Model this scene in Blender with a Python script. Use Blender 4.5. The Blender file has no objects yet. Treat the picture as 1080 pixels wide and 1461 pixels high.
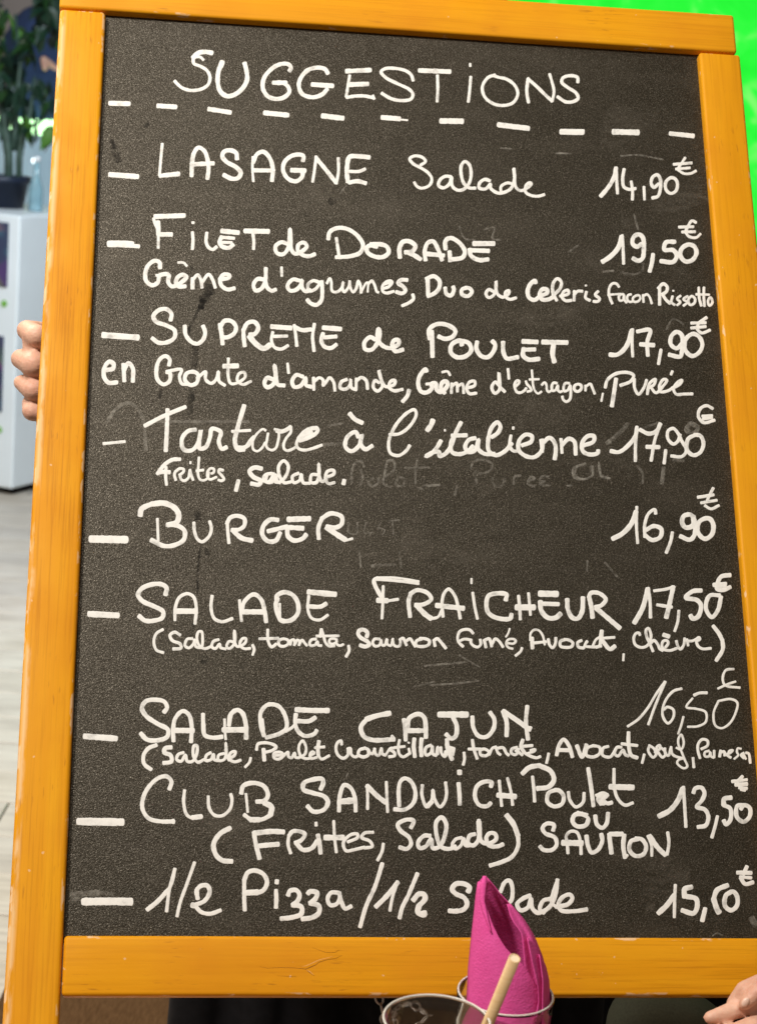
import bpy, bmesh, math, random
import numpy as np
from mathutils import Vector, Matrix, noise
random.seed(7)
S = bpy.context.scene
COL = S.collection
# ------------------------------------------------------------------ camera
F = 2598.91; PX, PY = 540.0, 730.5            # focal length and centre, in photograph pixels
pitch, roll = math.radians(12.0), math.radians(-4.2)
g = np.array([math.sin(roll)*math.cos(pitch), math.cos(roll)*math.cos(pitch), math.sin(pitch)])
Zc = -g
Yc = np.array([0, 0, 1.0]); Yc = Yc - Yc.dot(Zc)*Zc; Yc /= np.linalg.norm(Yc)
Xc = np.cross(Yc, Zc)
WC = np.vstack([Xc, Yc, Zc])                  # camera axes (right, down, forward) -> world
EYE = np.array([0.0, 0.0, 1.50])
cam_d = bpy.data.cameras.new('camera'); cam = bpy.data.objects.new('camera', cam_d); COL.objects.link(cam)
cam_d.sensor_fit = 'VERTICAL'; cam_d.sensor_height = 36.0; cam_d.lens = F/1461.0*36.0
cam_d.clip_start = 0.05; cam_d.clip_end = 200.0
cm = Matrix.Identity(4)
for i in range(3):
    cm[i][0] = WC[i][0]; cm[i][1] = -WC[i][1]; cm[i][2] = -WC[i][2]; cm[i][3] = EYE[i]
cam.matrix_world = cm
cam_d.dof.use_dof = True; cam_d.dof.focus_distance = 1.62; cam_d.dof.aperture_fstop = 11.0
S.camera = cam
# ------------------------------------------------------------------ board frame (metres, origin = lower left inner corner of the frame)
R = np.array([[0.9914267035305317, -0.011742215921475618, 0.13013535988322897], [0.03333878138604143, -0.9402570403006095, -0.33882919564450703], [0.12633929389654228, 0.3402628668109283, -0.9318044667670138]])
T = np.array([-0.25695522007109783, 0.34460550069535006, 1.4840080238580207])
BW, BH = 0.6, 0.8888431843
BC = -R.T @ T                                  # eye in board coordinates
BM = Matrix.Identity(4)
_r = WC @ R; _t = EYE + WC @ T
for i in range(3):
    for j in range(3): BM[i][j] = _r[i][j]
    BM[i][3] = _t[i]
def onboard(x, y, z=0.0):
    d = R.T @ np.array([(x-PX)/F, (y-PY)/F, 1.0]); k = (z-BC[2])/d[2]
    return BC + k*d
def P(x, y, depth):
    """world point that stands 'depth' metres ahead along the ray of photograph pixel x, y"""
    c = np.array([(x-PX)/F*depth, (y-PY)/F*depth, depth])
    return Vector(EYE + WC @ c)
def ground(x, y, z=0.0):
    d = WC @ np.array([(x-PX)/F, (y-PY)/F, 1.0]); k = (z-EYE[2])/d[2]
    return Vector(EYE + k*d)
# ------------------------------------------------------------------ light
w = bpy.data.worlds.new('World'); S.world = w; w.use_nodes = True
bgn = w.node_tree.nodes['Background']; bgn.inputs[0].default_value = (0.95, 0.83, 0.66, 1); bgn.inputs[1].default_value = 0.19
def lamp(name, loc, target, size, power, color, size_y=None):
    d = bpy.data.lights.new(name, 'AREA'); d.energy = power; d.color = color; d.size = size
    if size_y: d.shape = 'RECTANGLE'; d.size_y = size_y
    o = bpy.data.objects.new(name, d); COL.objects.link(o); o.location = loc
    o.rotation_euler = (Vector(target)-Vector(loc)).to_track_quat('-Z', 'Y').to_euler(); return o
board_mid = BM @ Vector((BW/2, BH/2, 0))
lamp('ceiling_lamp', BM @ Vector((-1.16, 1.64, 2.10)), board_mid, 0.2, 70, (1.0, 0.925, 0.82))
lamp('sheen_lamp', BM @ Vector((-0.42, 1.72, 1.9)), BM @ Vector((0.1, 0.6, 0)), 0.42, 19, (1.0, 0.93, 0.82))  # unseen lamp added to give the panel its sheen at the left
lamp('cool_fill', (-0.4, 4.4, 3.2), (-1.4, 7.0, 0.7), 1.6, 150, (0.74, 0.88, 1.0))  # unseen cool fill added to light the cabinet and plant
lamp('floor_fill', (-1.6, 3.0, 3.0), (-1.0, 3.4, 0.0), 1.0, 85, (1.0, 0.87, 0.73))  # unseen warm fill added overhead to brighten the floor planks
S.view_settings.view_transform = 'Standard'; S.view_settings.look = 'None'
S.view_settings.exposure = 0.0; S.view_settings.gamma = 1.0
# ------------------------------------------------------------------ helpers
def link(o, parent=None):
    COL.objects.link(o)
    if parent is not None: o.parent = parent
    return o
def tag(o, label=None, cat=None, group=None, kind=None):
    if label: o['label'] = label
    if cat: o['category'] = cat
    if group: o['group'] = group
    if kind: o['kind'] = kind
    return o
def empty(name, loc=(0, 0, 0), mat=None):
    o = bpy.data.objects.new(name, None); COL.objects.link(o)
    if mat is not None: o.matrix_world = mat
    else: o.location = loc
    o.empty_display_size = 0.05
    return o
def obj(name, bm, mat, parent=None, smooth=False):
    me = bpy.data.meshes.new(name); bm.normal_update(); bm.to_mesh(me); bm.free()
    if mat: me.materials.append(mat)
    if smooth:
        for p in me.polygons: p.use_smooth = True
    return link(bpy.data.objects.new(name, me), parent)
def pobj(name, vs, fs, mat, parent=None, smooth=False):
    me = bpy.data.meshes.new(name); me.from_pydata([tuple(v) for v in vs], [], fs); me.update()
    if mat: me.materials.append(mat)
    if smooth:
        for p in me.polygons: p.use_smooth = True
    return link(bpy.data.objects.new(name, me), parent)
def box(bm, c, s, bevel=0.0, seg=3, rot=None):
    r = bmesh.ops.create_cube(bm, size=1.0); vs = r['verts']
    bmesh.ops.scale(bm, vec=s, verts=vs)
    if bevel:
        es = list({e for v in vs for e in v.link_edges})
        q = bmesh.ops.bevel(bm, geom=es, offset=bevel, segments=seg, profile=0.5, affect='EDGES')
        vs = list({v for f in q['faces'] for v in f.verts} | {v for v in vs if v.is_valid})
    if rot is not None: bmesh.ops.rotate(bm, cent=(0, 0, 0), matrix=rot, verts=vs)
    bmesh.ops.translate(bm, vec=c, verts=vs)
    return vs
def lathe(bm, prof, n=64, c=(0, 0, 0)):
    rings = []
    for r, z in prof:
        if r < 1e-6: rings.append([bm.verts.new((c[0], c[1], c[2]+z))])
        else: rings.append([bm.verts.new((c[0]+r*math.cos(2*math.pi*i/n), c[1]+r*math.sin(2*math.pi*i/n), c[2]+z)) for i in range(n)])
    for a, b in zip(rings, rings[1:]):
        for i in range(n):
            j = (i+1) % n
            if len(a) == 1 and len(b) == 1: continue
            if len(a) == 1: bm.faces.new((a[0], b[i], b[j]))
            elif len(b) == 1: bm.faces.new((a[i], b[0], a[j]))
            else: bm.faces.new((a[i], b[i], b[j], a[j]))
    bmesh.ops.recalc_face_normals(bm, faces=bm.faces[:])
def tube(bm, pts, rad, n=10, cap=True):
    """tapered tube along pts"""
    pts = [Vector(p) for p in pts]; rings = []
    for i, p in enumerate(pts):
        d = (pts[min(i+1, len(pts)-1)]-pts[max(i-1, 0)]).normalized()
        u = d.orthogonal().normalized() if i == 0 else (u - u.dot(d)*d).normalized()
        v = d.cross(u); r = rad[i] if isinstance(rad, (list, tuple)) else rad
        rings.append([bm.verts.new(p+r*(u*math.cos(2*math.pi*k/n)+v*math.sin(2*math.pi*k/n))) for k in range(n)])
    for a, b in zip(rings, rings[1:]):
        for k in range(n): bm.faces.new((a[k], a[(k+1) % n], b[(k+1) % n], b[k]))
    if cap:
        bm.faces.new(rings[0][::-1]); bm.faces.new(rings[-1])
def capsule(bm, a, b, ra, rb, n=14, m=5):
    """tapered capsule, closed"""
    a, b = Vector(a), Vector(b); d = (b-a); L = d.length
    d = d.normalized() if L > 1e-6 else Vector((0, 0, 1))
    u = d.orthogonal().normalized(); v = d.cross(u); rings = []
    prof = [(-ra*math.cos(math.pi/2*i/m), ra*math.sin(math.pi/2*i/m)) for i in range(1, m+1)] + \
           [(L+rb*math.sin(math.pi/2*i/m), rb*math.cos(math.pi/2*i/m)) for i in range(0, m)]
    s = bm.verts.new(a-d*ra); e = bm.verts.new(b+d*rb)
    for z, r in prof: rings.append([bm.verts.new(a+d*z+r*(u*math.cos(2*math.pi*k/n)+v*math.sin(2*math.pi*k/n))) for k in range(n)])
    for k in range(n):
        bm.faces.new((s, rings[0][(k+1) % n], rings[0][k])); bm.faces.new((e, rings[-1][k], rings[-1][(k+1) % n]))
    for p, q in zip(rings, rings[1:]):
        for k in range(n): bm.faces.new((p[k], p[(k+1) % n], q[(k+1) % n], q[k]))
def chain_caps(bm, pts, rad):
    for i in range(len(pts)-1): capsule(bm, pts[i], pts[i+1], rad[i], rad[i+1])
# ------------------------------------------------------------------ material helpers
class NT:
    def __init__(s, name):
        s.m = bpy.data.materials.new(name); s.m.use_nodes = True; s.t = s.m.node_tree
        s.b = s.t.nodes['Principled BSDF']; s.out = s.t.nodes['Material Output']
        s.co = s.n('ShaderNodeTexCoord').outputs['Object']
    def n(s, typ, **kw):
        x = s.t.nodes.new(typ)
        for k, v in kw.items(): setattr(x, k, v)
        return x
    def l(s, a, b): s.t.links.new(a, b)
    def map(s, scale=(1, 1, 1), rot=(0, 0, 0), loc=(0, 0, 0)):
        m = s.n('ShaderNodeMapping'); m.inputs['Scale'].default_value = scale; m.inputs['Rotation'].default_value = rot; m.inputs['Location'].default_value = loc
        s.l(s.co, m.inputs['Vector']); return m.outputs[0]
    def noise(s, scale, detail=3, rough=0.55, vec=None, dist=0.0):
        x = s.n('ShaderNodeTexNoise'); x.inputs['Scale'].default_value = scale; x.inputs['Detail'].default_value = detail
        x.inputs['Roughness'].default_value = rough; x.inputs['Distortion'].default_value = dist
        s.l(vec if vec is not None else s.co, x.inputs['Vector']); return x.outputs['Fac']
    def ramp(s, fac, stops):
        r = s.n('ShaderNodeValToRGB'); e = r.color_ramp.elements
        while len(e) < len(stops): e.new(0.5)
        for q, (p, c) in zip(e, stops):
            q.position = p; q.color = (c, c, c, 1) if isinstance(c, (int, float)) else (*c, 1)
        s.l(fac, r.inputs[0]); return r.outputs[0]
    def mix(s, fac, a, b, mode='MIX'):
        x = s.n('ShaderNodeMix', data_type='RGBA', blend_type=mode)
        for sock, v in ((x.inputs[0], fac), (x.inputs[6], a), (x.inputs[7], b)):
            if hasattr(v, 'links'): s.l(v, sock)
            elif isinstance(v, (int, float)): sock.default_value = v
            else: sock.default_value = (*v, 1)
        return x.outputs[2]
    def math(s, op, a, b=0.0, clamp=False):
        x = s.n('ShaderNodeMath', operation=op); x.use_clamp = clamp
        for sock, v in ((x.inputs[0], a), (x.inputs[1], b)):
            if hasattr(v, 'links'): s.l(v, sock)
            else: sock.default_value = v
        return x.outputs[0]
    def bump(s, h, strength, dist):
        x = s.n('ShaderNodeBump'); x.inputs['Strength'].default_value = strength; x.inputs['Distance'].default_value = dist
        s.l(h, x.inputs['Height']); s.l(x.outputs[0], s.b.inputs['Normal'])
    def set(s, color=None, rough=None, spec=None, **kw):
        if color is not None:
            if hasattr(color, 'links'): s.l(color, s.b.inputs['Base Color'])
            else: s.b.inputs['Base Color'].default_value = (*color, 1)
        if rough is not None:
            if hasattr(rough, 'links'): s.l(rough, s.b.inputs['Roughness'])
            else: s.b.inputs['Roughness'].default_value = rough
        if spec is not None: s.b.inputs['Specular IOR Level'].default_value = spec
        for k, v in kw.items(): s.b.inputs[k].default_value = v
        return s.m
def plain(name, color, rough=0.6, var=0.12, scale=30, spec=0.4, **kw):
    t = NT(name); n = t.noise(scale, 4)
    c = t.ramp(n, [(0.3, tuple(x*(1-var) for x in color)), (0.7, tuple(min(1, x*(1+var)) for x in color))])
    return t.set(c, rough, spec, **kw)

def wood(name, axis, half, seed, GR=0.5, wear=0.60, outer=False):
    """varnished orange beech; axis = grain direction in the piece's own coordinates, half = half sizes"""
    t = NT(name); off = (seed*3.1, seed*1.7, seed*0.9)
    st = (9, 130, 60) if axis == 0 else (130, 9, 60)
    fine = t.noise(1.0, 4, 0.6, t.map(tuple(x*(3.6 if x > 20 else 1.2) for x in st), loc=off))
    st2 = (2.5, 38, 20) if axis == 0 else (38, 2.5, 20)
    broad = t.noise(1.0, 3, 0.5, t.map(st2, loc=off), 0.6)
    blot = t.noise(14.0, 3, 0.5, t.map(loc=off))
    c1 = t.ramp(broad, [(0.25, (0.71, 0.292, 0.005)), (0.5, (0.78, 0.337, 0.007)), (0.75, (0.83, 0.382, 0.010))])
    c2 = t.mix(t.ramp(fine, [(0.34, 0.0), (0.52, 1.0)]), (0.66, 0.60, 0.45), (1, 1, 1))
    c = t.mix(t.math('MULTIPLY', t.ramp(t.noise(5, 2, 0.5, t.map(loc=off)), [(0.35, 0.25), (0.65, 0.9)]), GR), c1, c2, 'MULTIPLY')
    c = t.mix(t.math('MULTIPLY', t.ramp(blot, [(0.45, 0.0), (0.75, 1.0)]), 0.35), c, (0.62, 0.20, 0.008))
    kn = t.n('ShaderNodeTexVoronoi'); kn.inputs['Scale'].default_value = 1.0; t.l(t.map((7, 2.2, 1) if axis else (2.2, 7, 1), loc=off), kn.inputs['Vector'])
    ring = t.math('SINE', t.math('MULTIPLY', kn.outputs['Distance'], 150.0)); km = t.ramp(kn.outputs['Distance'], [(0.03, 1.0), (0.13, 0.0)])
    c = t.mix(t.math('MULTIPLY', t.math('MULTIPLY', km, t.math('ADD', t.math('MULTIPLY', ring, 0.4), 0.6)), 0.32), c, (0.46, 0.17, 0.01))
    # small dark pores, dirt flecks
    stp = (55, 420, 200) if axis == 0 else (420, 55, 200)
    pore = t.noise(1.0, 2, 0.5, t.map(stp, loc=off)); gate = t.noise(22, 2, 0.5, t.map(loc=off))
    pm = t.math('MULTIPLY', t.ramp(pore, [(0.60, 0.0), (0.72, 1.0)]), t.ramp(gate, [(0.52, 0.0), (0.68, 1.0)]))
    c = t.mix(t.math('MULTIPLY', pm, 0.55), c, (0.30, 0.10, 0.01))
    # worn varnish on the arrises
    sx = t.n('ShaderNodeSeparateXYZ'); t.l(t.co, sx.inputs[0])
    ax = t.math('SUBTRACT', half[0], t.math('ABSOLUTE', sx.outputs[0])); ay = t.math('SUBTRACT', half[1], t.math('ABSOLUTE', sx.outputs[1]))
    near = t.math('SUBTRACT', 1.0, t.math('DIVIDE', t.math('MINIMUM', ax, ay), 0.0042), True)
    chip = t.ramp(t.noise(110, 3, 0.6, t.map((1, 0.35, 1) if axis else (0.35, 1, 1), loc=off)), [(wear, 0.0), (wear+0.04, 1.0)])
    cm_ = t.math('MULTIPLY', chip, t.ramp(near, [(0.25, 0.0), (0.6, 1.0)]))
    c = t.mix(t.math('MULTIPLY', cm_, 0.8), c, (0.86, 0.60, 0.36))
    if outer:      # long pale strip on the outer arris: bevel highlight painted over the wear
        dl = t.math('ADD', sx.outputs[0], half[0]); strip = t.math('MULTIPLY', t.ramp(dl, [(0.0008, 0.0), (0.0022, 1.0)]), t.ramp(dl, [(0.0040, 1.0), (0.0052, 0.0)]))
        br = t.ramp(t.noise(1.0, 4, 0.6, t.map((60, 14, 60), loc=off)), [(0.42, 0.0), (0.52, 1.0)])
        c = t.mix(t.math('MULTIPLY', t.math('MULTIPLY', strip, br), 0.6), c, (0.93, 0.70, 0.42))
    # pale nicks away from the edges
    nick = t.math('MULTIPLY', t.ramp(t.noise(190, 1, 0.5, t.map(loc=off)), [(0.785, 0.0), (0.80, 1.0)]), 0.5)
    c = t.mix(nick, c, (0.86, 0.62, 0.40))
    t.bump(t.math('ADD', t.math('MULTIPLY', fine, 0.5), t.math('MULTIPLY', blot, 1.5)), 0.30, 0.0006)
    return t.set(c, t.ramp(blot, [(0.3, 0.45), (0.7, 0.60)]), 0.18)

# ------------------------------------------------------------------ the menu board
board = empty('menu_board', mat=BM)
tag(board, 'orange varnished wooden frame chalkboard listing the restaurant suggestions in white handwriting', 'chalkboard')
PZ = -0.009                                     # panel face lies 9 mm behind the frame's face
def rail(name, x0, x1, y0, y1, z0, z1, axis, seed, parent=board, bev=0.0032, label=None, GR=0.5, wear=0.60, outer=False):
    cx, cy, cz = (x0+x1)/2, (y0+y1)/2, (z0+z1)/2; bm = bmesh.new()
    box(bm, (0, 0, 0), (x1-x0, y1-y0, z1-z0), bev, 4)
    # cut into short lengths and pull the faces very slightly out of true
    L = y1-y0 if axis else x1-x0; N = 24
    for i in range(1, N):
        p = -L/2+L*i/N; co = (0, p, 0) if axis else (p, 0, 0); no = (0, 1, 0) if axis else (1, 0, 0)
        bmesh.ops.bisect_plane(bm, geom=bm.verts[:]+bm.edges[:]+bm.faces[:], plane_co=co, plane_no=no)
    for v in bm.verts:
        q = v.co*5+Vector((seed, 0, 0)); a = (noise.noise(q))*0.0007
        if axis: v.co.x += a*0.6
        else: v.co.y += a*0.6
        v.co.z += a*0.3
    o = obj(name, bm, wood('varnished_wood_'+name, axis, ((x1-x0)/2, (y1-y0)/2), seed, GR, wear, outer), parent, True)
    o.location = (cx, cy, cz)
    if label: o['label'] = label
    return o
FW = 0.0443
FOOT = -0.118
left_stile = rail('stile', -FW, 0, FOOT, BH+0.0002, -0.022, 0, 1, 1.0, label='left upright of the frame with a worn outer edge and a pale highlight painted along it', bev=0.0042, GR=1.0, wear=0.55, outer=True)
right_stile = rail('stile', BW, BW+FW-0.001, FOOT, BH-0.0005, -0.022, 0, 1, 2.3, label='right upright of the frame', GR=0.55, wear=0.62)
top_rail = rail('rail', -FW-0.0005, BW+FW-0.004, BH+0.0015, BH+0.0470, -0.022, 0.0004, 0, 3.7, label='top rail of the frame', GR=0.6, wear=0.63)
bot_rail = rail('rail', 0.0012, BW-0.0012, -0.0482, -0.0002, -0.022, -0.0006, 0, 4.4, label='bottom rail of the frame with a cracked grain flaw', GR=0.65, wear=0.60)

# panel
t = NT('black_board_paint')
gr = t.noise(760, 3, 0.7); gr2 = t.noise(1300, 1, 0.5); lo = t.noise(7, 4, 0.55, None, 0.4); mid = t.noise(45, 4, 0.65)
wipe = t.noise(1.0, 4, 0.6, t.map((9, 26, 10), rot=(0, 0, 0.35)))
t.l(t.ramp(t.noise(760, 3, 0.7), [(0.42, 0.34), (0.53, 0.54), (0.66, 1.6)]), t.b.inputs['Specular IOR Level'])
c = t.ramp(gr, [(0.36, (0.0095, 0.0076, 0.0042)), (0.52, (0.0160, 0.0130, 0.0078)), (0.68, (0.032, 0.0265, 0.0170))])
c = t.mix(t.ramp(lo, [(0.35, 0.0), (0.75, 0.35)]), c, (0.034, 0.029, 0.022))
c = t.mix(t.ramp(wipe, [(0.50, 0.0), (0.82, 0.30)]), c, (0.085, 0.074, 0.060))
speck = t.noise(430, 2, 0.5)
c = t.mix(t.ramp(speck, [(0.66, 0.0), (0.76, 0.30)]), c, (0.11, 0.098, 0.080))
t.bump(t.math('ADD', t.math('MULTIPLY', gr, 0.6), gr2), 0.8, 0.0005)
MB = t.set(c, t.ramp(mid, [(0.3, 0.36), (0.7, 0.43)])); t.b.inputs['Specular Tint'].default_value = (1.0, 0.92, 0.80, 1)
bm = bmesh.new(); box(bm, (BW/2, BH/2, PZ-0.002), (BW+0.012, BH+0.012, 0.004))
panel = obj('panel', bm, MB, board); panel['label'] = 'matt black writing panel with a speckled grain'

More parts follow.
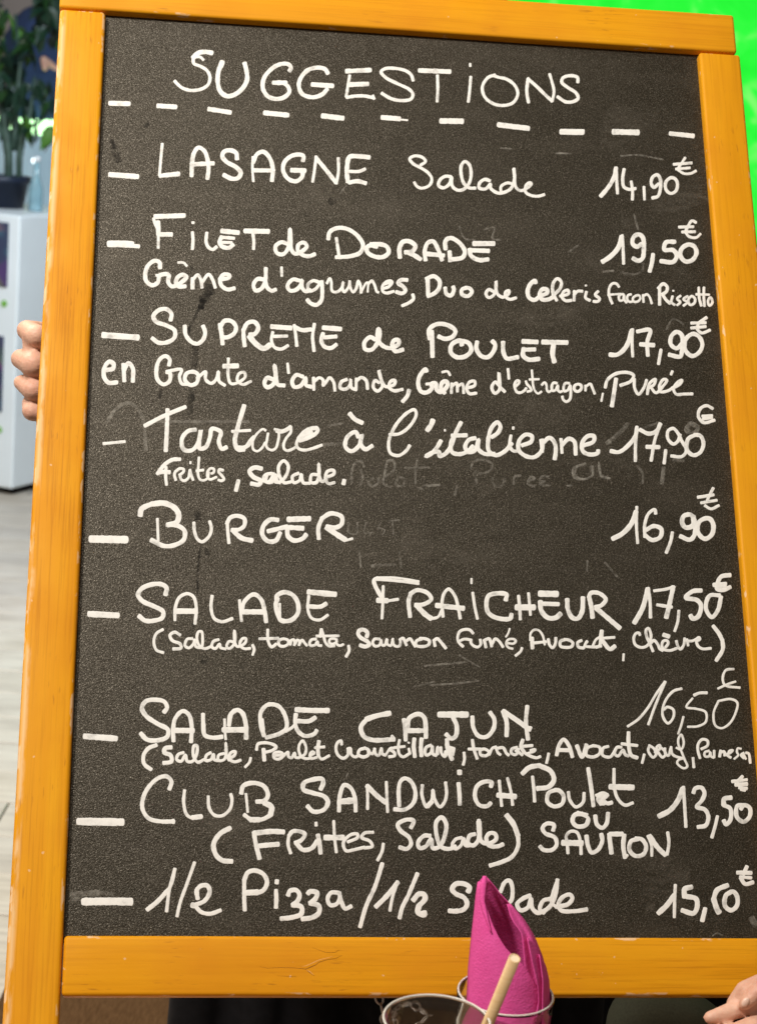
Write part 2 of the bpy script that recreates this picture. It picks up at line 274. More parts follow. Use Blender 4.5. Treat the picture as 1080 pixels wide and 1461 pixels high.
# handwriting ------------------------------------------------------------
STROKES = """@140 60|SUGGESTIONS
28 652,62 610,56 570,64 544,90
22 544,92 548,122 585,138 622,162 640,200 628,244 585,270 530,276 482,262 455,240 438,222
18 562,84 585,86 603,102
30 710,112 700,140
26 705,120 688,170 684,225 698,280 735,308 775,302 825,265 851,215 848,165 837,120
@360 70
24 212,125 222,108 205,86 155,88 105,118 66,170 62,225 88,268 130,284 180,276 212,245 205,215 188,198
26 120,192 195,192
24 432,140 415,114 370,106 318,120 280,160 266,205 285,255 345,275 400,258 428,228
28 342,202 460,210
26 537,126 675,120
20 556,150 546,210 536,272
26 550,203 660,199
22 538,276 590,268 640,268 692,278
20 688,265 696,284
22 918,180 905,145 870,122 810,110 758,112 735,130 762,163 830,198 895,230 916,258 905,285 850,294 790,282 738,252
@590 70
26 32,122 208,129
20 136,150 138,230 134,300
17 322,84 323,98
20 326,158 320,230 312,302
21 465,148 425,162 392,215 405,272 455,312 512,322 568,305 594,255 575,205 530,172 480,160 455,150
22 655,305 645,240 652,172
22 650,168 700,212 745,256 790,298
19 790,298 800,240 788,185 775,142
22 936,190 934,162 890,152 850,166 845,190 880,220 925,250 938,280 915,298 870,302 820,272
@140 60|- -
28 68,349 180,352
28 342,364 446,370
26 632,382 757,402
@360 70|- -
28 70,364 205,377
30 400,381 518,395
28 740,390 840,398
12 840,402 886,406
@590 70|- -
32 155,410 278,412
28 482,431 655,452
18 486,440 658,460
32 840,472 965,474
@760 160|- -
30 162,112 285,116
20 160,104 290,106
32 458,112 600,116
26 782,122 915,136
@140 190|LASAGNE
30 68,236 228,248
20 368,60 360,145 352,240
25 354,243 464,232
24 535,245 538,170 550,110 575,82 608,102 626,150 632,200 625,260
25 540,178 660,172
25 794,148 788,112 755,98 722,104 710,130 732,162 790,195 815,225 800,255 765,260 718,238
@340 190
18 87,275 82,200 84,135
24 86,168 108,120 144,106 180,142 198,200 193,272
24 92,212 205,213
24 370,158 372,130 338,122 295,135 262,170 258,218 288,262 332,274 365,248 368,215
28 304,211 382,214
20 425,278 437,200 445,132
24 445,142 500,208 558,282
20 560,288 572,220 571,142
26 748,138 690,132 635,136 622,180 620,230 626,278
22 635,218 690,218 724,204
24 632,282 680,274 728,286
@570 190|Salade
20 120,182 148,162 130,138 85,130 58,146 75,172 125,200 165,228 184,262 170,298 125,314 98,302 84,280
22 292,248 262,246 232,265 222,298 250,312 284,290 296,250 300,300 330,325 365,320 398,282 408,222 396,178 372,162 352,185 352,240 368,288 398,312 432,314
22 515,272 485,264 456,285 454,312 490,318 518,290 518,312 550,338 578,342 632,318 655,262 652,202
20 645,290 615,284 578,305 578,330
20 650,205 656,260 664,310 690,328 730,312 752,288 742,282 720,300 718,335 745,354 790,360 825,350
@760 160|14,90 €
24 386,480 430,428 462,372 474,318
20 475,315 478,390 482,465
22 520,325 512,375 518,425 545,440 585,436
20 560,395 568,450 567,500
18 633,425 636,500
22 716,408 690,430 674,405 685,368 710,358 725,380 726,440 712,480 680,490
22 788,374 758,398 758,440 784,464 814,450 824,410 812,382 788,374
18 868,260 842,300 822,328
20 802,298 905,290
18 815,325 895,318
18 828,330 860,350 900,350 930,335
@140 300|FiLET de
30 60,188 150,188 200,192
24 60,198 150,200 235,206
28 326,36 494,30
20 318,46 330,85 345,110
26 344,65 346,140
20 346,140 345,215
26 352,138 422,138
22 543,68 543,74
22 540,125 543,170 540,222
22 622,128 618,180 632,212 656,224 678,208
28 706,118 802,128
22 706,154 778,160
24 706,150 694,185 712,208 748,214 772,196
20 702,184 764,184
29 838,118 974,121
22 885,135 890,180 888,222
@350 300
23 240,192 208,182 174,205 180,242 214,252 243,222 252,170 256,108 260,170 263,222 285,248 330,230 352,205 334,184 305,196 302,232 330,256 365,262 398,250
@350 300|DORADE
24 474,165 482,125 522,102 580,106 640,145 672,200 655,242 600,262 518,268
22 520,158 528,210 535,258
25 752,208 715,200 694,212 698,240 738,264 788,266 818,240 808,208 770,194 715,194
@560 310
26 42,230 40,175 60,140 98,138 130,165 112,195 72,200
26 90,202 120,215 160,240
24 188,245 184,190 202,145 232,138 258,180 282,245
26 188,208 292,218
25 302,182 302,135 330,118 380,145 412,195 400,228 328,242
24 325,195 328,250
28 462,150 578,150
26 445,188 548,192
26 440,182 448,220 495,244 545,240
@140 300|Creme d'agrumes
24 355,330 352,298 326,288 290,312 272,355 276,402 310,428 342,412 354,372 404,368 402,410 422,434 450,428 495,396 506,380 488,368 458,380 446,410 460,434 500,434
20 334,372 360,370
23 540,446 541,388
22 541,398 570,368 588,398 594,442
22 596,410 632,366 656,398 670,442
23 692,396 748,384 750,370 720,366 698,392 706,430 740,452 780,445
17 458,298 490,300 508,318
23 942,394 912,392 888,425 900,458 934,446 955,400 958,330
23 956,400 966,440 992,460 1015,452
19 1048,325 1049,375
@350 300
23 312,402 272,395 242,430 255,458 290,454 318,424 325,398 324,438 344,462 372,455
22 425,412 388,402 358,425 366,460 400,450 430,412
23 436,405 440,460 434,515 406,540 372,530 354,510
@430 385 8
44 292,155 325,98 342,130 350,235 378,255 430,240 465,195 478,140 470,210 490,252 525,220 550,170 552,120 556,190 592,255 625,215 650,125 672,170 682,262
34 688,250 715,190 740,150 758,145 758,252
44 765,160 805,125 835,170 862,250 880,258
48 935,215 1000,190 1035,140 1015,125 965,140 925,190 930,245 970,265 1055,245
38 950,165 1020,145
@350 300
23 924,398 888,398 872,415 900,435 914,458 895,474 862,466
22 955,480 960,505 930,530 895,545
@560 310|Duo de Celeris
24 192,352 235,336 268,365 262,410 232,438 200,450
24 200,360 203,445
23 300,402 308,438 334,446 350,412 345,396
23 425,402 396,412 396,440 430,450 452,425 438,405 415,402
21 575,424 550,412 532,435 546,458 574,446 590,400 590,364 590,410 600,440 628,456 662,436 664,418 645,426 645,452 668,468 704,460
24 816,375 812,362 785,382 770,420 778,458 810,472 840,450 880,432 880,412 852,412 838,440 852,468 890,468 924,448
22 915,448 955,405 962,370 940,350 916,376 914,430 936,475
21 955,450 1003,436 1000,416 975,425 966,455 986,476 1020,474
@760 300|Celeris
20 235,516 236,460
20 238,480 255,462 282,462
17 302,428 302,431
20 305,465 300,500 325,515
20 372,462 356,482 380,505 370,520 345,520
@760 300|facon Rissotto
@860 390 8
42 182,155 150,118 105,118 72,165 66,230 85,300 105,345
36 55,248 125,240 200,235
38 235,240 205,240 180,265 190,310 225,305 240,250 242,300 268,335
38 320,240 285,250 275,290 300,325 345,320
38 375,255 340,285 350,322 395,322 425,285 410,252 375,255
38 462,330 455,245
38 462,258 500,240 530,270 555,345
@760 300
22 714,446 742,420 765,436 762,462 738,480
22 722,440 722,540
21 740,482 758,510 782,532
15 800,458 800,461
18 796,490 790,525 808,540
17 842,488 822,505 840,525 822,542
17 882,490 858,508 880,525 858,545
18 906,490 886,510 896,540 920,530 924,505 906,490
18 945,440 948,500 960,545
18 975,440 974,490 978,548
17 930,480 1005,482
18 1010,498 998,520 1006,544 1022,530 1020,508 1010,498
@760 300|19,50 €
28 396,294 440,265 485,215 506,150
21 509,142 514,220 517,306
25 620,192 592,208 568,190 576,150 604,138 626,155 632,220 624,275 600,288 570,274
23 685,250 678,300 665,350
25 810,180 758,184 750,225 800,228 820,258 800,294 728,290
25 885,196 846,222 842,262 870,292 908,284 932,245 920,207 885,196
20 930,70 906,60 885,90 870,120
20 832,96 915,94
20 850,124 925,122
18 872,130 890,150 930,156 955,135
@130 430|SUPREME de POULET
34 70,192 270,206
24 455,108 460,70 430,44 388,50 357,85 372,115 430,137 478,165 478,205 440,232 388,236 350,210
24 536,140 542,190 570,228 608,242 642,216 652,175 640,140
25 736,130 745,180 752,244
24 740,145 762,112 800,112 828,145 818,182 782,204 752,206
24 870,162 872,205 878,255
25 870,165 894,124 932,117 955,148 936,185 905,190
25 910,195 938,235 985,266 1020,245
@350 440
25 20,160 62,206 108,232 148,208
28 150,104 262,112
22 165,160 240,158
22 158,135 150,180 168,222 206,232 245,212
22 280,95 288,150 295,215
25 282,106 325,124 375,120
22 395,88 385,160 393,244
28 445,110 545,118
23 452,166 520,160
24 445,142 434,182 452,218 490,226 520,206
24 742,178 712,164 680,195 684,232 720,236 756,192 768,135 760,116 755,152 766,195 800,222 832,226 874,204 874,182 850,182 838,212 856,244 900,235
@570 440
26 184,130 186,200 188,276
25 172,175 168,122 212,90 275,96 318,128 304,160 260,174 222,160
25 355,210 346,184 298,206 292,250 325,278 374,274 408,240 394,198 346,184
25 442,190 438,230 466,272 504,278 538,240 544,205 528,186
25 590,192 592,250 612,286 675,278
27 702,188 785,192
24 712,236 772,234
26 708,228 704,268 736,292 795,288
28 815,192 955,195
28 878,205 872,260 882,306
@130 430|en Croute d'amande
25 82,392 126,384 130,356 105,344 80,375 76,430 102,464 150,462
24 186,358 192,455
24 190,392 216,352 240,382 240,458
23 446,365 450,330 425,312 390,336 374,395 382,448 415,474 448,456 452,410 432,404
22 432,400 518,390 506,428 520,470 550,474
23 588,402 546,412 538,450 570,478 604,464 612,420 588,402
22 606,440 655,402 655,445 688,468 718,440 728,402 732,455 765,480
20 785,325 784,430 798,468 828,468 880,432 876,406 846,412 836,450 866,474 914,456
28 758,370 838,368
@350 440
24 158,405 126,396 110,430 126,450 158,436 174,390 168,325 176,390 186,434 224,440
19 242,314 248,370
23 330,390 292,380 268,415 280,448 318,440 345,396 348,438 378,448
22 390,395 392,465
21 392,418 424,396 445,410 444,440 462,420 482,396 504,420 512,470
22 580,405 548,420 542,455 575,460 600,432 602,404 606,452 635,465
20 632,462 634,400
22 634,416 662,394 690,412 698,460
22 765,425 740,412 730,450 755,472 782,444 772,395 762,352 774,402 800,446 850,434 854,412 830,416 820,450 850,470 898,462
23 934,466 924,500 897,532
@570 440|Creme d'estragon
24 154,360 148,348 115,386 106,430 122,474 155,480 184,455 182,430 205,428 212,465 238,478 274,436 264,416 245,422 236,455 258,484
20 152,432 182,430
20 295,484 298,428
20 298,445 325,426 330,475
20 332,445 358,430 366,484
21 384,455 428,440 428,416 400,420 382,455 398,486 438,484
17 242,364 274,360 288,382
22 568,440 545,420 526,450 542,484 568,466 566,364 572,445 600,476
19 618,345 623,402
@725 520 8|Creme d'estragon
42 85,250 120,215 125,190 100,185 75,215 75,270 100,315 140,322 180,300 205,270
40 200,190 210,220 250,265 262,295 215,310
36 268,65 275,150 285,250 310,310 340,332 378,310
36 240,172 350,168
38 380,235 415,205 435,235 440,290 460,315 485,300
42 555,215 515,210 495,250 505,300 540,290 565,240 565,290 590,315 610,305
42 695,215 650,215 630,260 640,305 680,290 705,240 712,330 700,400 660,425 625,400 615,365
46 795,225 755,245 755,290 790,310 830,280 830,240 795,225
40 880,300 880,240
42 885,250 935,222 955,260 985,335
@760 440|en puree
15 399,485 390,530
24 474,402 462,480 450,558
22 412,452 425,408 475,372 540,366 574,382 558,415 498,440
21 578,402 580,455 602,490 634,450 648,408
20 652,490 664,430 698,404 690,435 665,452
20 672,450 702,482 745,440 764,410 745,405 722,440 726,475 770,470 795,455
18 795,358 787,378
20 792,455 834,436 850,410 826,420 802,460 818,490 860,489 910,488
@760 440|17,90 €
26 438,264 480,264 530,220 564,125
21 568,118 565,200 569,275
23 594,132 668,124 652,190 655,270
25 612,205 690,210
22 730,235 722,280 716,318
24 850,200 820,228 786,205 790,158 820,134 848,152 850,230 840,274 776,264
24 910,146 870,178 870,240 908,272 948,250 966,205 944,158 910,146
22 990,52 952,78
21 902,84 985,82
21 902,112 985,104
20 950,78 935,110 960,140 1010,124
@130 570|Tartare
20 72,252 195,240
24 308,150 420,92 540,42
24 438,56 434,170 428,294
24 598,172 555,180 520,225 530,285 575,290 612,250 628,172 618,240 622,280 655,272 680,215 690,168 722,172 742,188 730,240 748,282 775,272
26 875,34 838,160 822,240 838,284 875,285
20 805,182 910,176
14 822,180 826,270
18 836,270 880,268 910,230 930,210
@370 570
@350 590 8|Tartare
36 0,395 50,360 80,300
38 235,195 205,178 150,215 100,285 85,350 95,410 140,430 190,395 230,330
40 262,225 250,300 240,360 260,400 310,418 350,395 375,320 385,230 365,190 335,178
56 360,195 420,205 480,180 520,150
44 525,155 520,215 470,280 440,350 445,400 480,425 540,405 575,385
52 620,310 700,285 790,240 830,190 810,160
56 810,165 740,175 660,225 610,290
46 610,280 585,350 610,400 680,418 780,395 875,360
60 650,250 760,215
@370 570|a l'italienne
26 516,80 545,112 588,134
24 565,215 550,185 502,215 492,270 525,295 570,262 585,200 578,250 605,284 645,264
22 742,200 800,195 860,150 895,85 885,58 845,75 790,130 755,190 738,245 748,305 795,320 840,290 858,262
30 990,118 980,145 958,176
@600 570
14 138,172 139,180
24 116,235 95,270 60,310 30,324 75,300 105,300 108,322 140,310 170,270 200,190 230,130
24 178,206 262,204
24 190,210 172,255 180,300 220,312 270,295 298,265
24 312,220 275,230 254,270 272,300 310,290 330,230 328,280 365,310 420,310
24 405,215 440,190 455,155 438,130 405,160 385,230 390,295 430,318 480,295 520,250
18 528,158 528,168
22 515,205 508,265 530,294 565,290
24 578,262 630,240 634,210 600,200 562,235 560,290 605,325 650,328 690,290 696,230
22 685,230 694,300
24 696,250 735,218 765,250 770,300 764,340
22 800,225 806,305
24 806,260 845,224 876,240 884,314
24 930,262 985,240 988,210 955,208 922,245 925,295 965,314 1010,305 1012,290
@800 570|17,90 €
24 284,294 330,300 385,260 425,205 432,162
22 433,155 425,250 424,352
24 450,172 500,195 545,180 566,138
22 566,140 535,230 514,350
24 488,270 560,272
22 597,288 588,365
22 680,200 664,240 640,254 610,225 610,180 640,165 665,190 690,240 715,290 690,325 628,322
23 770,200 725,225 718,285 755,318 795,300 812,250 795,208 760,200
22 865,52 830,35 792,55 784,100 815,132 875,118
20 805,95 862,92
20 808,112 862,104
@130 570|Frites, salade
@220 645 8
52 300,82 220,85 150,120 90,180 40,250
56 60,235 120,225 180,230
48 140,170 135,280 145,375
44 250,320 235,260 245,220
44 245,225 290,190 340,195 335,230 290,262
44 300,270 310,310 350,328 395,290 410,210
32 418,110 416,132
42 412,200 430,270 448,320
40 515,60 508,160 505,260 525,310 560,325 610,300 625,230
44 485,215 565,205
40 655,245 680,235 685,195 650,185 615,220 612,280 640,312 715,285
44 790,210 745,200 740,225 780,275 800,310 770,328 735,318
@130 570
24 842,462 828,520
25 975,395 935,388 905,408 925,440 968,465 960,485 915,480
22 1045,425 1010,425 1000,470 1035,470 1055,430 1062,465 1080,475
@370 570
22 70,422 35,430 25,462 55,470 85,430 92,470 125,468 160,420 165,375 140,350 112,380 118,440 145,475 180,470
22 225,420 190,440 198,475 232,460 240,428 252,475 290,478
22 335,430 300,430 295,472 325,474 342,430 340,368 342,430 358,468 385,455
22 380,445 425,425 425,405 390,410 378,450 395,480 430,474
24 485,460 480,482
@110 690|BURGER
42 80,316 284,320
30 362,182 370,145 430,115
32 430,116 500,112 560,140 582,180 568,222 520,236
26 515,235 575,240 615,270 610,320 560,350 500,356 425,322
18 460,200 465,330
22 668,222 672,275 690,318 715,332 755,300 768,255 758,215
22 858,215 862,280 868,340
24 856,230 875,195 915,184 955,200 955,240 925,262 885,265
28 888,265 940,310 1000,325
@340 690
26 228,208 185,205 145,240 138,290 170,328 215,325 240,280
26 170,272 280,245
32 285,204 408,200
28 290,250 370,255
26 280,260 285,300 320,325 370,312 388,290
24 460,315 458,250 480,195
26 475,200 530,170 590,190 590,230 560,250 505,245
32 505,250 570,295 610,320
18 610,325 652,314
@800 680|16,90 €
28 294,355 350,325 400,270 428,200
20 432,172 430,280 437,380
22 540,212 535,188 500,210 478,270 478,345
24 485,305 530,282 572,300 565,345 520,362 480,335
22 635,318 625,370 600,435
26 755,225 750,280 710,290 690,260 700,225 740,218 760,250 762,330 735,360 680,340
26 825,238 785,262 782,320 820,355 860,330 868,275 850,242 825,238
20 868,65 845,110 830,145
22 780,118 870,104
20 798,150 888,135
20 820,165 855,184 900,165
@110 810|SALADE
34 70,264 236,272
26 506,155 512,115 485,95 430,95 370,120 350,155 375,190 440,220 492,250 488,285 440,302 390,302 355,275
22 560,300 562,230 585,170 630,148 665,165 682,230 674,320
32 560,248 680,248
22 772,160 766,230 785,290 830,308 888,290
20 928,185 934,250 940,305
@340 810
24 22,250 35,195 90,152 130,180 150,240 160,310
30 20,252 145,252
26 225,175 215,210 228,270 245,300 300,300 340,260 340,200 310,155 262,140 222,160 220,190
16 238,205 240,290
32 400,138 505,148 555,152
20 403,160 398,240 420,288 465,298 512,270
26 395,220 470,222 502,205
@340 810|FRAICHEUR
24 815,165 780,100 775,70 795,60
16 790,56 900,58 1030,78
16 790,68 900,76 1030,92
12 795,62 1030,84
20 827,105 825,200 820,290
32 795,186 850,188
20 850,190 912,180
@580 810
24 20,280 12,190 25,145
24 20,150 60,128 120,145 140,180 100,208 50,212
30 55,212 105,265 140,290
20 140,292 180,280 205,235
22 208,280 202,200 215,145 240,122 275,160 295,230 306,290
30 170,215 325,232
16 370,62 370,90
20 377,142 390,230 404,292
26 565,185 568,152 470,158 455,200 465,255 510,285 590,290 598,265
22 638,160 645,230 648,295
20 695,145 700,200 706,270
34 625,226 728,226
36 758,148 858,150
26 765,205 866,208
28 762,192 768,245 805,285 850,285 878,262
26 915,180 920,240 945,285 975,290 1000,250 1005,170
@800 810
26 160,165 172,220 180,285
24 158,170 170,145 215,145 255,180 230,215 195,225
28 200,230 270,290 335,345
@800 810|17,50 €
28 418,315 465,230 495,120
22 497,115 508,200 510,285
20 530,132 600,122 645,108
26 640,108 620,200 600,285
22 548,212 632,225
20 672,245 665,310 648,362
26 800,130 750,135 712,170 775,185 798,215 780,280 750,290 738,272
24 905,158 850,158 830,190 828,240 860,282 895,240 912,165
24 965,42 915,50 895,80 890,120 920,128 965,110
24 870,98 940,92
20 880,112 940,105
@110 810|(Salade, tomate
22 492,352 455,375 440,420 455,470 495,485
24 590,385 560,368 532,385 545,415 590,435 595,458 550,464
22 660,405 630,408 618,445 640,458 668,430 672,410 680,450 710,455 718,400 712,365 695,365 685,400 700,445 730,462 765,450
22 810,410 780,420 770,450 790,462 815,435 820,455 850,464
22 895,425 870,420 855,450 870,462 900,430 900,358 900,420 915,450 960,430 965,405 945,405 930,440 955,462 990,460
22 1002,440 1012,465 1003,498
@365 885 8|tomate
44 40,212 150,208 260,205
46 138,105 140,220 160,280 185,305 235,270
46 315,212 265,235 270,285 320,298 370,270 370,230 315,212
42 395,280 405,225
42 405,230 435,220 445,260 440,285
42 450,270 475,225 500,240 495,285
42 500,270 530,225 560,260 585,290
44 690,215 640,220 615,260 630,290 680,280 705,245 715,285 750,290
46 750,100 740,150 735,190
44 750,100 775,180 800,260 840,295 900,290
40 690,180 950,178
38 900,210 850,215 840,255 880,270 925,240 905,210
40 925,215 925,270 960,290 1000,275
48 1060,290 1065,350 1030,415
@505 885 8|Saumon
54 145,190 155,145 120,110 65,115 48,155 80,200 150,240 175,275 130,300 70,285
44 295,215 235,215 215,260 240,295 290,285 310,230
42 310,225 320,280 350,285 375,215
42 378,220 380,270 420,290 445,210
44 440,220 455,280 490,300 525,285 530,210
46 520,225 560,205 580,240 600,285
46 600,235 640,210 670,250 700,300
48 770,215 715,235 710,285 780,300 850,280 860,235 810,210 750,208
48 925,295 910,225
50 920,225 950,210 1000,260 1048,320
@645 885 8|fume
44 240,150 200,110 140,105 85,130 62,200 75,250 125,300
44 75,240 140,215 215,225
44 215,220 215,260 250,295 295,305 325,275 320,220
48 385,310 365,225
48 375,225 420,210 440,250 450,300
46 455,270 490,212 530,235 580,305
32 655,95 640,145 612,190
38 630,260 700,265 725,235 700,215 640,220 615,260 640,310 690,325
42 795,315 780,355 722,405
@645 885 8|Avocat
52 915,320 910,200
36 890,230 895,150 935,110 985,115 1030,170 1055,280
46 905,262 1070,245
@770 885 8
48 95,215 110,280 145,315 175,270 182,200
48 290,220 235,240 235,295 300,310 360,300 375,260 330,225 280,218
46 475,230 430,255 440,305 500,318
46 500,315 530,250 540,240
44 530,300 620,305 700,295
40 600,300 640,220 690,190
56 705,120 700,200 740,270 800,330 855,295
44 700,205 850,195
46 690,220 680,290 640,310
36 955,385 950,460
@895 885 8|Chevre)
44 140,170 130,145 95,150 70,200 85,275 150,310 215,295 255,240 265,160 235,90 210,110 215,180 250,260 290,355
46 255,270 300,230 340,270 370,330 400,345
44 430,310 460,270 455,235 410,235 390,280 410,330 480,345 560,320
60 410,165 470,185
44 555,235 570,290 600,330 640,280 650,205
42 665,235 740,235 790,210 820,200
40 675,215 690,290
44 780,240 825,215 815,195 785,220 800,290 850,325 950,320
54 975,65 1040,150 1080,230
54 1080,230 1085,330 1010,460
@110 970|SALADE
34 45,322 225,335
26 498,185 515,158 500,125 455,114 395,122 372,160 395,205 460,250 520,285 515,325 460,345 400,340 365,305
24 552,350 550,290 562,220 605,178 640,200 655,260 652,355
30 545,288 665,290
24 720,195 722,260 730,315 775,330 830,325
18 843,225 845,290 850,340
26 868,260 880,195 915,172 945,190 965,260 966,335
32 835,285 960,285
@350 970
24 108,320 90,260 90,185 130,142 190,150 230,210 235,275 200,305 120,330
20 98,225 108,315
20 230,295 270,270 290,245
30 290,170 400,175 475,175
24 290,195 285,240 300,290 340,320 395,308 408,288
26 300,235 365,235 400,215
@350 970|CAJUN
30 825,190 750,205 690,225
26 695,222 660,270 675,320 720,342 850,340
20 835,320 850,335
24 905,225 912,280 915,345
26 925,290 935,220 990,195 1020,215 1030,290 1030,330
28 925,290 1025,290
@590 970
36 145,198 305,198
26 225,215 245,260 240,320 215,335 185,310
24 335,210 340,270 370,320 415,325 455,280 460,225 435,185
26 510,180 530,240 530,320
28 510,178 580,225 650,275
24 648,150 640,240 652,340
22 660,290 668,270
@110 970|(Salade, Poulet Croustillant
26 455,372 410,390 382,430 385,480 425,512
28 540,385 505,390 500,415 535,430 540,465 495,475
24 610,415 580,425 570,455 595,465 620,430 630,465 660,465 685,420 685,375 670,375 665,430 690,470 725,455
24 765,415 740,430 735,460 765,455 780,425 785,455 820,462
22 840,420 810,430 808,460 840,455 852,420 850,360 855,430 870,460
24 870,450 900,430 905,410 880,415 870,450 900,468 935,458
22 992,445 985,470 960,498
@360 1045 8|Poulet
48 50,200 65,135 130,118 220,130 275,165 230,205 155,225
52 130,190 135,260 140,320
46 300,225 250,240 250,290 300,305 355,270 340,235 300,225
42 260,265 340,260
46 355,270 410,225 415,275 450,290 485,235 495,285 530,290
44 530,290 600,250 615,170 575,95 535,150 535,220 565,280 620,300 680,290
44 665,260 710,235 690,220 660,250 670,295 740,285
52 762,100 750,180 755,260
44 755,260 790,305 880,265
46 715,175 825,165
@470 1040 8|Croustillant
46 140,180 135,135 95,155 75,220 100,300 160,335 210,300 215,220
46 205,230 240,220 250,290 290,320 330,305
50 410,220 345,240 330,290 380,320 440,300 450,245 400,215
48 440,255 490,285 520,225
46 515,225 525,285 560,305 595,220
46 595,225 605,285 640,300
42 640,300 700,220 740,220
48 680,230 740,270 745,305 680,318
44 800,125 785,220 800,290 840,320 915,280
44 740,215 860,200
42 905,155 903,160
44 905,225 920,285
52 968,110 962,200 975,320
52 1050,110 1045,200 1050,310
@560 1040 8
50 255,115 235,200 255,315
50 340,110 320,200 325,310
48 440,185 385,210 370,270 390,300 440,270 455,200 460,285 500,305
46 500,300 515,205 515,290
46 550,210 560,280 595,315 620,280
58 620,120 625,200 640,260 680,350
60 640,215 700,235
40 700,235 690,300
60 600,270 680,280
46 815,270 820,350 805,410
@660 1045 8|, tomate,
50 110,85 125,180 165,300
46 65,190 200,190
48 250,190 200,205 205,255 270,265 300,225 250,190
46 300,255 340,180 380,165
46 380,170 400,230 430,255
48 400,180 460,175 500,240 525,260
46 620,170 560,190 555,235 600,255 640,215
40 600,215 640,190
46 625,215 680,260
52 685,85 665,160 700,230
48 700,230 760,265 840,290 885,275
48 670,160 795,150
42 740,240 820,210 825,195 770,205
44 980,240 970,290 955,350
@590 970|Avocat
26 815,430 830,370 855,340 885,375 905,440
28 820,400 895,402
@810 950
26 50,455 80,520 105,450
24 145,455 110,470 105,510 145,520 180,500 180,465 140,455
24 230,460 200,470 198,510 240,520 270,480
24 305,465 280,465 265,500 285,515 315,480 325,505 345,515
26 345,380 345,440 360,510 395,525
24 305,445 395,455
@905 1035 8|oeuf,
42 110,330 85,430
42 170,225 155,290 210,365 245,330 220,265 170,230
42 230,310 290,260 285,225 250,250 270,310 320,365 355,320 320,270 275,240
42 345,260 350,320 385,345 415,245
42 415,245 425,320 460,350 540,375
36 475,255 530,275 560,200 530,105 500,150 500,220 530,290 570,390 600,470 560,490 485,430 500,395 560,375
44 665,370 675,480
@905 1035 8|Parmesan
44 745,375 720,280 725,210 770,160 830,175 830,230 760,270
@975 1045 10.286
50 370,270 310,290 310,350 370,350 390,290 400,350 440,370
50 445,265 445,370
60 540,265 525,355
60 530,300 590,280 600,340
50 600,300 640,340 690,370
44 650,320 700,290 720,260 670,270 650,310
44 840,240 790,235 780,290 800,330 740,390
50 880,300 840,330 880,380
50 870,310 910,390
52 910,300 950,310 975,450
@810 950|16,50 €
18 340,346 400,305 455,240 500,165 553,90
18 555,90 500,220 458,335
18 648,130 600,145 550,210 540,285 570,328 600,295 600,250 565,235 548,250
16 658,290 645,340 628,388
20 718,168 750,155 792,154
16 710,185 675,235 730,245 785,265 785,320 740,345 682,348
16 858,200 830,270 840,340 875,356 920,330 955,270 965,210 930,190 860,200
17 945,18 900,25 882,70 895,110 980,125
16 855,130 910,105 955,90
@100 1090|CLUB SANDWICH
44 50,328 300,332
24 568,145 580,100 555,72 510,78 455,125 420,190 415,255 450,310 520,328 595,328
20 590,318 592,338
22 655,150 650,220 668,290 700,308 755,300
28 700,306 750,300
22 790,185 795,250 825,292 870,295 915,255 925,200 918,172
@340 1090
26 18,168 30,125 90,108 150,130 170,180 150,210 105,215
32 150,222 190,245 185,290
24 188,290 140,315 80,320 35,290
18 45,170 55,275
30 70,318 120,318
26 470,145 485,110 480,86 430,88 375,110 372,145 425,165 490,185 512,215 490,260 430,272 395,240
24 575,270 580,180 605,120 640,135 665,190 670,270
36 575,215 665,208
20 738,258 738,180 735,120
28 735,125 790,180 840,220
20 845,102 848,190 852,275
24 918,240 915,150 925,100 950,82 985,100 1010,160 1000,220 950,260 890,258
@570 1090
22 130,120 128,180 155,245 185,200 190,150 200,200 230,245 255,220 268,170 262,105
28 160,240 185,215
28 342,40 342,56
24 336,110 342,180 343,232
24 520,130 525,105 480,102 440,130 430,190 455,235 500,240 520,222
22 568,95 575,170 582,240
20 615,80 635,160 645,235
32 560,178 660,186
@570 1090|Poulet
28 700,55 740,20 800,8
28 798,10 860,40 880,90 850,130 785,140
22 758,72 765,140 770,215
24 890,148 850,165 842,215 880,242 925,228 935,185 910,152 885,148
22 962,160 970,205 1005,245 1045,220 1052,165
@810 1090
24 115,25 130,120 145,240
22 160,180 200,165 225,175
24 225,175 200,205 225,225 250,220
30 195,170 175,200 190,228
26 200,200 200,230
22 262,28 265,140 285,200 325,235 370,222
34 240,130 370,134
@810 1090|13,50 €
30 518,298 580,265 625,210 655,140
22 658,130 665,240 672,360
24 715,165 725,140 760,135 778,165 765,205 735,245 780,260 800,300 785,350 740,360
22 852,298 840,350 820,420
28 930,192 890,200 888,235
24 888,235 925,255 925,320 900,345 888,322
24 1000,235 965,240 962,300 1000,330 1035,300 1035,250 1005,235 985,258
22 995,70 965,100
22 935,100 1020,90
24 955,118 1020,115
22 975,135 1020,140
20 985,145 1010,152
@100 1090|(Frites, Salade)
28 915,365 855,400 820,460 835,520 870,550 925,556
@340 1090
26 90,390 100,450 122,540
30 92,395 190,385 260,388
28 115,468 180,462 230,458
22 290,405 285,460 300,510
24 290,410 310,385 350,385 380,400 360,435 325,450
26 330,450 370,490 420,480 450,440
22 444,335 445,352
26 455,405 465,460 470,510
20 545,325 550,420 560,505
32 495,420 600,420
22 625,445 680,420 680,400 640,405 600,450 615,495 660,490
22 660,490 720,475
22 770,390 720,395 705,420 750,440 765,470 720,480
22 828,455 820,500 795,550
24 985,365 1000,325 960,318 910,345 925,380 975,420 985,460 960,485 920,475
@570 1090
